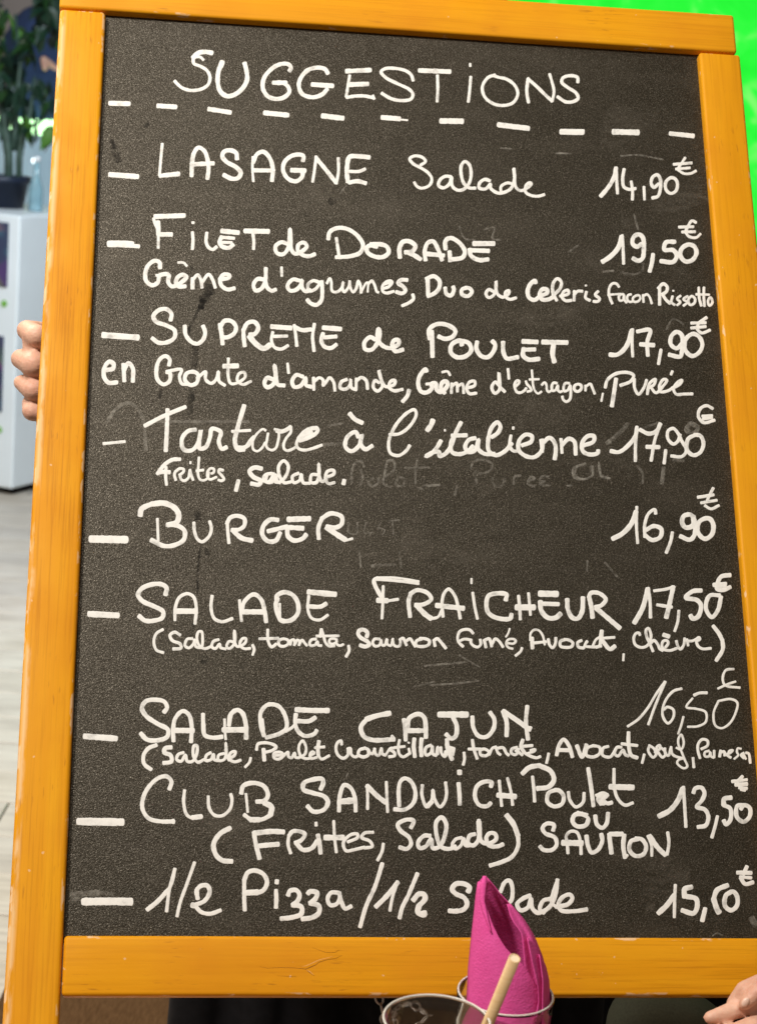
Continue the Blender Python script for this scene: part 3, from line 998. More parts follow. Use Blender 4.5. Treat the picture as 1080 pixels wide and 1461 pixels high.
24 175,410 140,410 105,450 115,480 150,470 180,430 190,480 230,470 260,400 265,340 240,305 210,330 210,400 235,470 280,485 320,470
22 355,420 320,430 300,465 320,485 350,465 365,425 375,465 410,465
24 430,400 400,410 390,450 420,465 450,430 452,320
30 452,330 455,390
24 455,390 465,440 500,455 550,430 545,400 515,395 495,420 510,465 560,470 590,458
30 610,292 650,345 675,410
24 675,410 675,470 640,530 580,560 515,580
@570 1090|OU SAUMON
24 875,380 880,348 840,340 815,365 830,395 885,420 895,460 870,490 820,490 800,470
22 960,510 955,450 950,410 975,385 1010,390 1030,440 1035,515
34 930,450 1040,452
26 1040,285 1000,290 985,325 1010,355 1060,350 1075,320
@810 1090
22 70,285 115,310 110,345 60,360 30,340
24 60,278 30,300 28,335
22 60,278 110,290
24 155,295 165,345 195,365 220,340 228,280
24 105,410 115,470 135,505 170,490 195,440 190,400
26 235,400 240,450 248,510
28 240,400 310,400
26 320,405 315,470 325,535
18 325,535 340,520
24 400,430 360,440 350,490 385,525 430,515 445,470 420,430 385,425
20 455,410 475,460 478,525
28 465,410 510,475 555,520
22 565,518 575,450 568,390
@90 1210|1/2 Pizza
44 118,306 270,304 390,306
26 482,352 540,305 600,240
22 600,245 625,190 640,118
22 640,118 610,230 592,362
22 752,82 710,200 670,310 652,390
26 770,290 765,240 790,215 825,215 838,250 810,300 755,325
34 738,325 750,328
24 755,330 790,365 840,375 900,355
@330 1210
24 78,355 75,280 75,180
26 76,180 95,140 135,128 185,150 205,195 185,240 150,255
36 150,252 92,255
26 262,185 260,200
24 256,240 258,290 256,340
26 325,270 335,245 370,240 390,265 380,300 350,325
28 350,325 400,335 400,375 350,395 285,403
28 438,260 450,248 490,255 480,290 450,315
28 450,315 500,330 500,370 465,395 405,405
24 615,255 570,255 550,290 565,325 600,320 620,285 615,250 630,310 650,345 685,332
@330 1210|/1/2 Salade
24 862,88 820,220 770,330 735,450
28 825,335 890,270 950,195
22 950,190 920,280 905,358
24 1062,145 1010,270 975,340 960,400
@570 1210
30 78,298 110,262 140,265 145,290 110,330
34 110,330 105,365 140,380 140,365
28 390,250 400,225 370,205 320,205 300,235 320,260 370,285 385,320 365,350 320,360 282,358
24 575,250 600,195 625,185 640,210 640,290 620,320
24 745,270 700,290 670,320 690,355 730,340 750,290 755,340 790,370 850,340 885,280 900,180
22 900,180 870,270 865,310 900,340
24 860,290 820,300 800,350 825,370
24 890,335 960,320 985,285 970,265 930,280 905,320 920,355 1000,360 1068,350
@810 1210|15,50 €
30 515,372 560,330 605,270
22 612,210 608,290 606,395
30 705,222 665,235 665,280
28 665,275 730,290 735,340 715,372 650,355
26 782,345 765,415
28 910,212 850,240 830,290
32 830,290 850,350 862,368
26 930,250 900,270 895,330 930,355 962,330 965,280 945,250 925,250
24 1020,105 1000,150
24 965,140 1045,142
22 980,165 1045,170
24 985,170 1010,205 1055,195
"""
GHOST = """@370 570|ghost
14 600,385 585,355 550,360 530,400 525,480
14 580,400 590,440 575,490
14 650,450 620,470 640,495 675,480 680,450
14 720,440 770,400 765,350 735,350 715,420 710,480 750,500
14 790,450 780,490 820,490 825,450 790,450
14 900,340 890,440 900,500 930,510
12 830,390 970,388
14 940,490 1030,488
@600 570
14 320,480 312,410
14 285,400 300,355 360,345 410,370 390,410 330,425
14 410,445 420,490 460,495 480,450
14 530,485 535,440 570,435
14 610,470 650,450 630,440 610,480 650,495
14 730,440 690,440 680,465 710,465 680,485 735,492
14 210,490 195,545
12 835,492 865,490
14 45,495 105,488
14 940,365 870,395 875,445 930,455 980,430 970,380
14 1015,380 1030,440 1070,450
@800 570
14 90,380 80,430 130,455 180,430 180,380
14 215,360 230,430 280,450
14 435,380 465,420 465,480
24 585,390 575,480
26 262,250 330,195 380,140
26 735,135 715,175 760,190 780,160 740,135
18 640,345 700,350
14 560,130 480,160
@760 300
12 400,350 460,345
14 500,355 580,365 625,340 625,300
12 200,240 260,200
12 575,20 600,110
@760 160
10 500,250 600,245 740,270
10 130,235 200,236
@570 190
8 575,85 650,90
8 910,112 980,118
@800 680
14 250,490 320,570
12 150,480 150,540
@340 190
9 620,295 580,345
@130 570
22 90,130 150,50 220,20 290,90 315,290
18 380,125 900,128
@90 1210
36 50,268 200,255
24 200,250 290,265
26 50,295 100,290
@340 690
12 690,380 700,480
16 760,470 900,460
14 920,390 930,480
@580 810
10 300,500 420,570
12 100,560 330,540
@590 970
12 90,30 250,20 370,5
@350 970
10 960,40 1080,10
8 575,560 585,530
@810 1210
40 1045,400 1070,440
8 825,500 850,485 880,498
@370 570
14 390,150 480,135
20 360,260 470,250
@490 700 8
22 60,360 60,480 150,490 160,360
22 260,360 240,480 330,480
22 430,360 400,420 470,450 440,510
22 560,340 570,500
22 520,345 640,335
@900 440
12 200,120 240,60 300,90
@640 300
10 60,90 90,160 150,170
10 200,110 260,100 250,160 300,170
@400 1000
8 20,40 120,30
"""
def parse(txt):
    out = []; ox = oy = 0
    for ln in txt.strip().split('\n'):
        ln = ln.strip()
        if not ln: continue
        if ln[0] == '@':
            head, _, word = ln[1:].partition('|'); hd = [float(q) for q in head.split()]; ox, oy = hd[:2]; sc = hd[2] if len(hd) > 2 else 4.0
            if word or not out: out.append((word, []))
            continue
        a = ln.split(); wd = float(a[0])/sc*(0.87 if sc > 4 or out[-1][0].startswith(('(Salade', 'Avocat')) else 1.0)
        out[-1][1].append((wd, [(ox+float(p.split(',')[0])/sc, oy+float(p.split(',')[1])/sc) for p in a[1:]]))
    return out
def catmull(pts, step=1.6):
    if len(pts) == 2 or len(pts) == 1:
        a, b = np.array(pts[0]), np.array(pts[-1]); L = np.linalg.norm(b-a); n = max(2, int(L/step)+1)
        return [a+(b-a)*i/(n-1) for i in range(n)]
    P_ = [np.array(p) for p in pts]; closed = np.linalg.norm(P_[0]-P_[-1]) < 0.3
    ext = [P_[-2] if closed else 2*P_[0]-P_[1]]+P_+[P_[1] if closed else 2*P_[-1]-P_[-2]]
    out = []
    for i in range(1, len(ext)-2):
        p0, p1, p2, p3 = ext[i-1:i+3]
        # centripetal parameters keep tight corners from overshooting
        t0 = 0; t1 = t0+max(1e-3, np.linalg.norm(p1-p0))**0.5; t2 = t1+max(1e-3, np.linalg.norm(p2-p1))**0.5; t3 = t2+max(1e-3, np.linalg.norm(p3-p2))**0.5
        n = max(2, int(np.linalg.norm(p2-p1)/step)+1)
        for k in range(n):
            tt = t1+(t2-t1)*k/n
            a1 = (t1-tt)/(t1-t0)*p0+(tt-t0)/(t1-t0)*p1; a2 = (t2-tt)/(t2-t1)*p1+(tt-t1)/(t2-t1)*p2; a3 = (t3-tt)/(t3-t2)*p2+(tt-t2)/(t3-t2)*p3
            b1 = (t2-tt)/(t2-t0)*a1+(tt-t0)/(t2-t0)*a2; b2 = (t3-tt)/(t3-t1)*a2+(tt-t1)/(t3-t1)*a3
            out.append((t2-tt)/(t2-t1)*b1+(tt-t1)/(t2-t1)*b2)
    out.append(P_[-1]); return out
PROF = [(-1, -0.25), (-0.82, 0.55), (-0.4, 0.92), (0, 1.0), (0.4, 0.92), (0.82, 0.55), (1, -0.25)]
SKETCH = []
def ribbon(vs, fs, pts, wd, hgt, wscale=1.0, ragged=0.06, seed=0.0):
    c = catmull(pts); r = wd/2*wscale
    cs = [c[0]]
    for p in c[1:]:
        if np.linalg.norm(p-cs[-1]) > 0.25: cs.append(p)
    if len(cs) == 1: cs.append(cs[0]+np.array([0.3, 0.0]))
    c = cs; tan = [c[min(i+1, len(c)-1)]-c[max(i-1, 0)] for i in range(len(c))]
    tan = [d/max(1e-6, np.linalg.norm(d)) for d in tan]
    e = 0.55*r; head = [(c[0]-tan[0]*e*k, tan[0], q) for k, q in ((1.0, 0.30), (0.88, 0.62), (0.6, 0.88), (0.25, 0.98))]
    tail = [(c[-1]+tan[-1]*e*k, tan[-1], q) for k, q in ((0.25, 0.98), (0.6, 0.88), (0.88, 0.62), (1.0, 0.30))]
    seq = head+[(p, d, 1.0) for p, d in zip(c, tan)]+tail; prev = None
    for i, (p, d, q) in enumerate(seq):
        nrm = np.array([-d[1], d[0]]); j = 1+ragged*noise.noise(Vector((p[0]*0.22, p[1]*0.22, seed)))*2
        row = []
        for k, (u, h) in enumerate(PROF):
            jj = j+(ragged*0.9*noise.noise(Vector((p[0]*0.6, p[1]*0.6, seed+5+(u > 0)*9))) if abs(u) > 0.5 else 0)
            x = p+nrm*u*r*q*jj; b = onboard(x[0], x[1], PZ)
            row.append(len(vs)); vs.append((b[0], b[1], PZ+hgt*h*(0.6+0.4*q)))
        if prev:
            for k in range(len(PROF)-1): fs.append((prev[k], prev[k+1], row[k+1], row[k]))
        prev = row
t = NT('white_liquid_chalk')
n1 = t.noise(160, 4, 0.6); n2 = t.noise(900, 2, 0.5)
c = t.ramp(n1, [(0.28, (0.80, 0.80, 0.79)), (0.5, (0.89, 0.89, 0.88)), (0.7, (0.92, 0.92, 0.91))])
t.bump(n2, 0.3, 0.0002); t.set(c, 0.75, 0.2)
n4 = t.noise(85, 4, 0.65); tr = t.n('ShaderNodeBsdfTransparent'); mx = t.n('ShaderNodeMixShader')
t.l(t.ramp(n4, [(0.30, 0.62), (0.42, 0.94), (0.5, 1.0)]), mx.inputs[0]); t.l(tr.outputs[0], mx.inputs[1]); t.l(t.b.outputs[0], mx.inputs[2]); t.l(mx.outputs[0], t.out.inputs[0]); MW = t.m
words = parse(STROKES); sd = 0.0
def clusters(strokes, gap):
    """strokes that touch one another belong to one written piece; dots join the nearest piece"""
    dense = [np.array(catmull(p, 2.0)) for _, p in strokes]; par = list(range(len(strokes)))
    def find(i):
        while par[i] != i: i = par[i]
        return i
    for i in range(len(strokes)):
        for j in range(i):
            dd = np.sqrt(((dense[i][:, None]-dense[j][None])**2).sum(-1)).min()
            if dd < (strokes[i][0]+strokes[j][0])/2*0.9+gap: par[find(i)] = find(j)
    out = {}
    for i, st_ in enumerate(strokes): out.setdefault(find(i), []).append(st_)
    return list(out.values())
for word, strokes in words:
    for part in clusters(strokes, 1.0):
        vs, fs = [], []
        for k, (wd, pts) in enumerate(part):
            sd += 1.37; ribbon(vs, fs, pts, wd, 0.00010+0.000012*(k % 5), 1.05 if wd > 5.6 else 0.90, 0.07, sd)
        dash = len(part) <= 2 and word == '- -'
        o = pobj('written_dash' if dash else 'handwriting', vs, fs, MW, panel, True)
        if not dash: o['label'] = 'part of the white handwritten words '+word
# wiped-off older writing
t = NT('wiped_chalk'); n = t.noise(260, 4, 0.65); n3 = t.noise(30, 3, 0.6)
tr = t.n('ShaderNodeBsdfTransparent'); mx = t.n('ShaderNodeMixShader')
t.set((0.42, 0.40, 0.36), 0.9, 0.1)
fac = t.math('MULTIPLY', t.ramp(n, [(0.35, 0.08), (0.7, 0.75)]), t.ramp(n3, [(0.35, 0.35), (0.65, 0.9)]))
t.l(fac, mx.inputs[0]); t.l(tr.outputs[0], mx.inputs[1]); t.l(t.b.outputs[0], mx.inputs[2]); t.l(mx.outputs[0], t.out.inputs[0]); MG = t.m
for _, strokes in parse(GHOST):
    for part in clusters(strokes, 1.0):
        vs, fs = [], []
        for wd, pts in part: sd += 1.1; ribbon(vs, fs, pts, wd, 0.00008, 1.0, 0.15, sd)
        pobj('wiped_writing', vs, fs, MG, panel, True)
t = NT('damp_mark'); n = t.noise(140, 3, 0.6)
tr = t.n('ShaderNodeBsdfTransparent'); mx = t.n('ShaderNodeMixShader'); t.set((0.012, 0.011, 0.010), 0.8, 0.2)
t.l(t.ramp(n, [(0.38, 0.12), (0.68, 0.62)]), mx.inputs[0]); t.l(tr.outputs[0], mx.inputs[1]); t.l(t.b.outputs[0], mx.inputs[2]); t.l(mx.outputs[0], t.out.inputs[0]); MD = t.m
DAMP = [(8, [(209.5, 177.5), (210.5, 178.5)]), (6, [(160, 200), (165, 212)]), (11, [(164, 212), (167, 222), (170, 229)]), (5.5, [(273.5, 381), (274.5, 385)]),
        (3.5, [(328, 360), (330, 364)]), (3.5, [(437, 304), (438, 308)]), (16, [(301, 410), (296, 420), (291, 428)]), (9, [(291, 428), (287, 438)]), (9, [(290, 430), (287, 439)]),
        (4, [(284, 441), (277, 455), (270, 470)]), (5, [(270, 472), (268, 477)]), (9, [(280, 494), (278, 512), (276, 528)]), (9, [(275, 556), (272, 575), (271, 590)]),
        (5, [(231, 556), (228, 568)]), (9, [(282, 732), (283, 740)]), (3, [(286, 782), (283, 810), (282, 850)]), (6, [(295, 785), (297, 792)]), (6, [(277, 888), (275, 900)]), (10, [(292, 938), (291, 945)]),
        (5, [(524, 524), (528, 525)]), (9, [(470, 288), (478, 286)]), (4, [(460, 1087), (462, 1090)])]
for part in clusters(DAMP, 0.5):
    vs, fs = [], []
    for wd, pts in part: sd += 1.1; ribbon(vs, fs, pts, wd, 0.00006, 1.0, 0.3, sd)
    pobj('damp_mark', vs, fs, MD, panel, True)
# glue bead / paint chips along the left joint
t = NT('chalk_haze'); n = t.noise(1.0, 5, 0.7, t.map((55, 140, 50), rot=(0, 0, 0.5))); n5 = t.noise(16, 3, 0.6)
tr = t.n('ShaderNodeBsdfTransparent'); mx = t.n('ShaderNodeMixShader'); t.set((0.30, 0.27, 0.23), 0.9, 0.1)
t.l(t.math('MULTIPLY', t.ramp(n, [(0.40, 0.0), (0.75, 0.22)]), t.ramp(n5, [(0.42, 0.0), (0.65, 1.0)])), mx.inputs[0]); t.l(tr.outputs[0], mx.inputs[1]); t.l(t.b.outputs[0], mx.inputs[2]); t.l(mx.outputs[0], t.out.inputs[0]); MHZ = t.m
for wd, pts in [(90, [(560, 655), (640, 640), (700, 665)]), (70, [(850, 360), (920, 340), (965, 400)]), (100, [(600, 770), (690, 755)]), (60, [(760, 590), (830, 640), (930, 655)]), (80, [(880, 180), (950, 200), (965, 280)]),
                (90, [(470, 250), (560, 285)]), (110, [(420, 840), (520, 790)]), (60, [(160, 610), (230, 590)]), (70, [(900, 1250), (1030, 1290)]), (80, [(640, 950), (760, 930)]), (70, [(300, 1150), (380, 1230)]), (60, [(760, 470), (820, 430)])]:
    vs, fs = [], []; sd += 1.1; ribbon(vs, fs, pts, wd, 0.00003, 1.0, 0.35, sd); pobj('chalk_smear', vs, fs, MHZ, panel, True)
# chain under the rail
t = NT('dull_steel'); MS = t.set((0.42, 0.41, 0.40), 0.42, 0.5, Metallic=0.85)
def link_mesh(rl=0.0052, rw=0.0032, th=0.0009):
    bm = bmesh.new(); pts = []
    for i in range(17):
        a = 2*math.pi*i/16; pts.append(Vector((rw*math.cos(a), rl*math.sin(a), 0)))
    tube(bm, pts, th, 6, False); bmesh.ops.remove_doubles(bm, verts=bm.verts[:], dist=1e-5)
    me = bpy.data.meshes.new('chain_link'); bm.to_mesh(me); bm.free(); me.materials.append(MS)
    for p in me.polygons: p.use_smooth = True
    return me
LM = link_mesh()
a0 = onboard(541, 1424, -0.016); path = [Vector(a0)]
cpts = [Vector(onboard(541, 1424, -0.018)), Vector(onboard(545, 1440, -0.02)), Vector(onboard(552, 1470, -0.03)), Vector(onboard(572, 1486, -0.05)), Vector(onboard(592, 1464, -0.06)), Vector(onboard(612, 1442, -0.065)), Vector(onboard(628, 1424, -0.04))]
fine = []
for a, b in zip(cpts, cpts[1:]):
    n = max(1, int((b-a).length/0.0078))
    for i in range(n): fine.append((a.lerp(b, i/n), (b-a).normalized()))
chain = empty('chain'); chain.parent = board; chain['label'] = 'thin steel stay chain hanging slack under the bottom rail'
for i, (p, d) in enumerate(fine):
    o = link(bpy.data.objects.new('chain_link', LM), chain); q = d.to_track_quat('Y', 'Z')
    from mathutils import Quaternion
    o.rotation_mode = 'QUATERNION'; o.rotation_quaternion = q @ Quaternion((0, 1, 0), math.radians(90*(i % 2)+15)); o.location = p
# crack flaw in the bottom rail: thin sunk dark lines of torn grain
t = NT('torn_grain'); t.noise(10); MC = t.set((0.20, 0.065, 0.010), 0.8, 0.2)
t = NT('raw_splinter'); MR = t.set((0.80, 0.42, 0.14), 0.7, 0.2)
def sliver(vs, fs, pts, z):
    idx = []
    for (x, y, wd) in pts:
        for s_ in (-1, 0, 1):
            b = onboard(x, y+s_*wd/2, z); idx.append(len(vs)); vs.append((b[0], b[1], z+(0.0002 if s_ == 0 else -0.0001)))
    for i in range(len(pts)-1):
        a = idx[i*3:i*3+3]; b = idx[i*3+3:i*3+6]
        fs.append((a[0], a[1], b[1], b[0])); fs.append((a[1], a[2], b[2], b[1]))
zc = -0.0006
vs, fs = [], []
sliver(vs, fs, [(370, 1379, 0.3), (382, 1381.4, 0.8), (400, 1380.5, 0.9), (420, 1381, 0.9), (436, 1382.6, 1.2), (443, 1380, 1.9), (451, 1376.5, 1.4), (455, 1373, 1.3), (466, 1369.5, 0.9), (480, 1367, 0.7), (488, 1363, 0.2)], zc)
sliver(vs, fs, [(436, 1383, 0.6), (440, 1386, 1.6), (446, 1391, 0.9), (449, 1392.5, 0.2)], zc)
sliver(vs, fs, [(396, 1392, 0.2), (410, 1393, 0.8), (424, 1393, 0.2)], zc)
sliver(vs, fs, [(446, 1352, 0.2), (465, 1359, 0.7), (478, 1359, 0.6), (484, 1355, 0.2)], zc)
o = pobj('crack', vs, fs, MC, board, True); o['label'] = 'dark jagged crack in the grain of the bottom rail'
vs, fs = [], []
sliver(vs, fs, [(437, 1384.5, 0.3), (441, 1385.5, 3.0), (446, 1389.5, 2.0), (448, 1391.5, 0.3)], zc-0.00005)
sliver(vs, fs, [(430, 1379, 0.2), (438, 1377.5, 2.0), (448, 1373, 2.2), (456, 1369.5, 1.8), (470, 1366, 1.2), (476, 1364, 0.2)], zc-0.00005)
o = pobj('splinter', vs, fs, MR, board, True)

# ------------------------------------------------------------------ table, glasses, napkin, straw
TZ = 0.755
tbl = empty('dining_table', (0.35, 0.95, 0)); tag(tbl, 'wooden dining table in the foreground carrying the two glasses', 'table')
MT = plain('table_oak', (0.26, 0.15, 0.075), 0.45, 0.25, 8)
y1 = (BM @ Vector((0, FOOT, -0.01))).y+0.055
for i in range(6):
    bm = bmesh.new(); ww = 0.145; box(bm, (-0.0, y1-0.95-ww*(i+0.5), TZ-0.0155), (1.5, ww-0.002, 0.031), 0.002, 2); obj('plank', bm, MT, tbl)
for sx in (-0.66, 0.66):
    for yy in (y1-0.95-0.08, y1-0.95-0.79):
        bm = bmesh.new(); box(bm, (sx, yy, (TZ-0.031)/2), (0.06, 0.06, TZ-0.031), 0.004, 2); obj('leg', bm, MT, tbl)
for yy in (y1-0.95-0.08, y1-0.95-0.79):
    bm = bmesh.new(); box(bm, (0, yy, TZ-0.072), (1.26, 0.025, 0.08), 0.002, 1); obj('apron', bm, MT, tbl)

t = NT('clear_glass'); t.noise(5)
MGL = t.set((1, 1, 1), 0.0, 0.5, **{'Transmission Weight': 1.0, 'IOR': 1.48})
t = NT('bright_glass_lip'); t.noise(5); MRIM = t.set((0.93, 0.91, 0.86), 0.2, 0.6, **{'Transmission Weight': 0.40, 'IOR': 1.2})  # rim highlights put into the colour as a pale lip
def tumbler(px, py, depth, rad, label, etched=False):
    c = P(px, py, depth); h = c.z-TZ; e = empty('glass_tumbler', (c.x, c.y, TZ)); tag(e, label, 'glass', 'drinking glasses on the table')
    wt = 0.0019; rb = rad*0.86; z = lambda s_: 0.0005+s_
    pr = [(0, z(0)), (rb-0.004, z(0)), (rb-0.001, z(0.0012)), (rb, z(0.004))]
    N = 10
    for i in range(1, N): pr.append((rb+(rad-rb)*i/N, z(0.004+(h-0.004)*i/N)))
    pr += [(rad, z(h-0.0015)), (rad+0.0003, z(h-0.0006)), (rad-wt*0.3, z(h)), (rad-wt*0.75, z(h)), (rad-wt-0.0002, z(h-0.0008))]
    for i in range(N-1, 0, -1): pr.append((rb+(rad-rb)*i/N-wt, z(0.004+(h-0.004)*i/N)))
    pr += [(rb-wt-0.001, z(0.010)), (rb-wt-0.006, z(0.0085)), (0, z(0.008))]
    bm = bmesh.new(); lathe(bm, pr, 96); obj('glass_body', bm, MGL, e, True)
    bm = bmesh.new(); lathe(bm, [(rad-wt*0.55+0.00085*math.cos(a_), h+0.0009+0.0008*math.sin(a_)) for a_ in [2*math.pi*k/14 for k in range(15)]], 120); obj('rim', bm, MRIM, e, True)
    return e, c
g1, c1 = tumbler(721, 1418, 1.405, 0.0375, 'clear glass tumbler holding the rolled pink napkin')
g2, c2 = tumbler(623, 1457, 1.245, 0.0375, 'clear glass tumbler with a straw, left of the napkin glass')

# napkin -----------------------------------------------------------------
t = NT('pink_paper_napkin')
wv = t.noise(900, 2, 0.5); wv2 = t.noise(60, 4, 0.6); em = t.n('ShaderNodeTexVoronoi'); em.inputs['Scale'].default_value = 520; t.l(t.co, em.inputs['Vector'])
c = t.ramp(wv2, [(0.3, (0.68, 0.075, 0.31)), (0.7, (0.78, 0.105, 0.39))])
t.bump(t.math('ADD', t.math('ADD', em.outputs['Distance'], wv), t.math('MULTIPLY', wv2, 0.8)), 0.4, 0.0006)
MN = t.set(c, 0.85, 0.15); t.b.inputs['Subsurface Weight'].default_value = 0.0
nap = empty('paper_napkin', (c1.x, c1.y, TZ+0.01)); tag(nap, 'pink paper napkin rolled into a pointed cone standing in the glass', 'napkin')
NR = nap.matrix_world
def interp(tab, y):
    if y <= tab[0][0]: return tab[0][1]
    for (a, va), (b, vb) in zip(tab, tab[1:]):
        if y <= b: return va+(vb-va)*(y-a)/(b-a)
    return tab[-1][1]
ND = 1.405; YB = 1600
Ledge = [(1251, 690), (1257, 682), (1275, 679), (1300, 676.5), (1330, 673), (1380, 668), (1461, 664), (YB, 672)]
Redge = [(1251, 694), (1262, 704), (1275, 714), (1293, 731), (1312, 748), (1335, 762), (1365, 774), (1400, 782), (1461, 783), (YB, 772)]
OL = [(1252, 691.5), (1262, 691), (1285, 691), (1300, 696), (1318, 702), (1338, 712), (1352, 721), (1365, 733), (1378, 748)]
OR = [(1252, 693), (1262, 703.5), (1275, 713.5), (1292, 724), (1306, 727), (1318, 733), (1328, 741), (1334, 744), (1355, 746), (1378, 748)]
def sheet(name, y0, y1, fa, fb, depthf, nu=26, nv=46, label=None, ease=1.0):
    vs, fs = [], []
    for j in range(nv+1):
        y = y0+(y1-y0)*(j/nv)**ease; a, b = fa(y), fb(y)
        for i in range(nu+1):
            u = i/nu; x = a+(b-a)*u; vs.append(P(x, y, depthf(u, x, y))-nap.location)
    for j in range(nv):
        for i in range(nu):
            q = j*(nu+1)+i; fs.append((q, q+1, q+nu+2, q+nu+1))
    o = pobj(name, vs, fs, MN, nap, True); m = o.modifiers.new('thickness', 'SOLIDIFY'); m.thickness = 0.0007; m.offset = 0
    if label: o['label'] = label
    return o
L = lambda y: interp(Ledge, y); Rr = lambda y: interp(Redge, y)
def hw(y): return max(1.0, (Rr(y)-L(y))/2)
def ell(x, y, sgn, f=0.88):
    a = (x-(L(y)+Rr(y))/2)/hw(y); a = max(-1, min(1, a)); return ND+sgn*hw(y)/F*ND*f*math.sqrt(max(0, 1-a*a))
# back of the roll (its inside shows in the opening)
sheet('inner_fold', 1252, YB, lambda y: L(y)+0.6, lambda y: Rr(y)-0.6, lambda u, x, y: ell(x, y, 1), label='shaded inside of the rolled napkin')
# front wrap, left of the opening and below it
sheet('front_fold', 1258, YB, lambda y: L(y), lambda y: interp(OL, y) if y < 1378 else min(Rr(y)-12, 748+(y-1378)*0.62), lambda u, x, y: ell(x, y, -1)-0.0012*math.sin(u*3.1)**2, ease=0.9)
# narrow doubled edge at the tip
sheet('tip_fold', 1250, 1330, lambda y: interp([(1250, 689), (1262, 685), (1285, 684), (1300, 688), (1330, 700)], y), lambda y: interp([(1250, 694), (1262, 694), (1285, 691), (1300, 694), (1330, 700.6)], y), lambda u, x, y: ell(x, y, -1)-0.0022-0.001*math.sin(u*3.14), 6, 24)
# right-hand wraps
sheet('side_fold', 1290, YB, lambda y: interp(OR, y) if y < 1378 else 748+(y-1378)*0.16, lambda y: Rr(y)-0.3, lambda u, x, y: ell(x, y, -1, 0.84)+0.0010+0.0016*math.sin(u*9.0+y*0.008)*min(1, (y-1290)/60))
sheet('outer_fold', 1338, YB, lambda y: interp([(1338, 752), (1370, 758), (1408, 767), (1430, 768), (1461, 762), (YB, 750)], y), lambda y: Rr(y)-2.0-max(0, (1350-y))*0.5, lambda u, x, y: ell(x, y, -1, 0.9)-0.0060+0.006*u, 14, 40)
sheet('last_fold', 1362, YB, lambda y: interp([(1362, 769), (1400, 774), (1461, 773), (YB, 762)], y), lambda y: Rr(y)+1.2-max(0, (1376-y))*0.5, lambda u, x, y: ell(x, y, -1, 0.9)-0.0085+0.007*u, 10, 40)

# straw: long wooden-coloured paper straw leaning out of the left glass
t = NT('kraft_straw'); n = t.noise(1.0, 3, 0.5, t.map((60, 60, 400)))
MST = t.set(t.ramp(n, [(0.3, (0.66, 0.44, 0.22)), (0.7, (0.74, 0.53, 0.30))]), 0.6, 0.3)
top = P(734, 1367, 1.225); mid_ = P(693, 1468, 1.262)
d = (mid_-top).normalized(); kk = (TZ+0.014-top.z)/d.z; bot = top+d*min(kk, 0.22)
st = empty('drinking_straw', bot); tag(st, 'beige paper straw leaning across the pink napkin', 'straw')
bm = bmesh.new(); ax = (top-bot).normalized(); u = ax.orthogonal().normalized(); v = ax.cross(u); Ln = (top-bot).length; ro, ri = 0.0040, 0.0033
rings = []
for rr, s_ in ((ri, 0.0), (ro, 0.0), (ro, Ln), (ri, Ln), (ri, 0.0)):
    rings.append([bm.verts.new(ax*s_+rr*(u*math.cos(2*math.pi*k/28)+v*math.sin(2*math.pi*k/28))) for k in range(28)])
for a, b in zip(rings, rings[1:]):
    for k in range(28): bm.faces.new((a[k], a[(k+1) % 28], b[(k+1) % 28], b[k]))
o = obj('straw_tube', bm, MST, st)
for p in o.data.polygons: p.use_smooth = p.normal.dot(ax) < 0.5 and p.normal.dot(ax) > -0.5
bm = bmesh.new(); tube(bm, [ax*(Ln-0.0025), ax*(Ln-0.0004)], ri+0.0001, 20); obj('straw_core', bm, plain('pale_paper', (0.80, 0.68, 0.50), 0.8), st)

# ------------------------------------------------------------------ the person holding the board
t = NT('skin'); n = t.noise(55, 4, 0.6); n2 = t.noise(260, 3, 0.6); n3 = t.noise(14, 2, 0.5)
c = t.ramp(n, [(0.3, (0.62, 0.34, 0.24)), (0.55, (0.72, 0.43, 0.32)), (0.75, (0.78, 0.50, 0.38))])
c = t.mix(t.ramp(n3, [(0.45, 0.0), (0.7, 0.45)]), c, (0.72, 0.33, 0.26))
wr = t.noise(1.0, 3, 0.6, t.map((160, 160, 520))); t.bump(t.math('ADD', n2, wr), 0.4, 0.0012)
MSK = t.set(c, 0.5, 0.4); t.b.inputs['Subsurface Weight'].default_value = 0.12; t.b.inputs['Subsurface Radius'].default_value = (0.010, 0.004, 0.002); t.b.inputs['Subsurface Scale'].default_value = 0.5
MCL = plain('black_cloth', (0.010, 0.009, 0.011), 0.9, 0.3, 60, 0.2)
per = empty('person', (0.05, 2.02, 0)); tag(per, 'person in black clothes standing behind the board and gripping its frame with both hands', 'person')
po = per.location.copy()
def q(p): return Vector(p)-po
body = bmesh.new(); B = []
hx, hy = 0.05, 2.02
# trunk, neck, head
for a, b, ra, rb in [((hx-0.09, hy, 1.0), (hx-0.13, hy, 1.38), 0.125, 0.12), ((hx+0.09, hy, 1.0), (hx+0.13, hy, 1.38), 0.125, 0.12), ((hx, hy, 0.95), (hx, hy, 1.40), 0.14, 0.13),
                     ((hx, hy, 1.45), (hx, hy-0.01, 1.60), 0.058, 0.055), ((hx-0.16, hy, 1.42), (hx+0.16, hy, 1.42), 0.062, 0.062)]:
    capsule(body, q(a), q(b), ra, rb, 20, 6)
capsule(body, q((hx, hy-0.02, 1.70)), q((hx, hy-0.01, 1.77)), 0.078, 0.088, 20, 8); capsule(body, q((hx, hy-0.07, 1.66)), q((hx, hy-0.075, 1.665)), 0.045, 0.045)
capsule(body, q((hx, hy-0.100, 1.735)), q((hx, hy-0.122, 1.70)), 0.009, 0.014)
for s_ in (-1, 1): capsule(body, q((hx+s_*0.084, hy-0.01, 1.70)), q((hx+s_*0.088, hy, 1.74)), 0.010, 0.014)
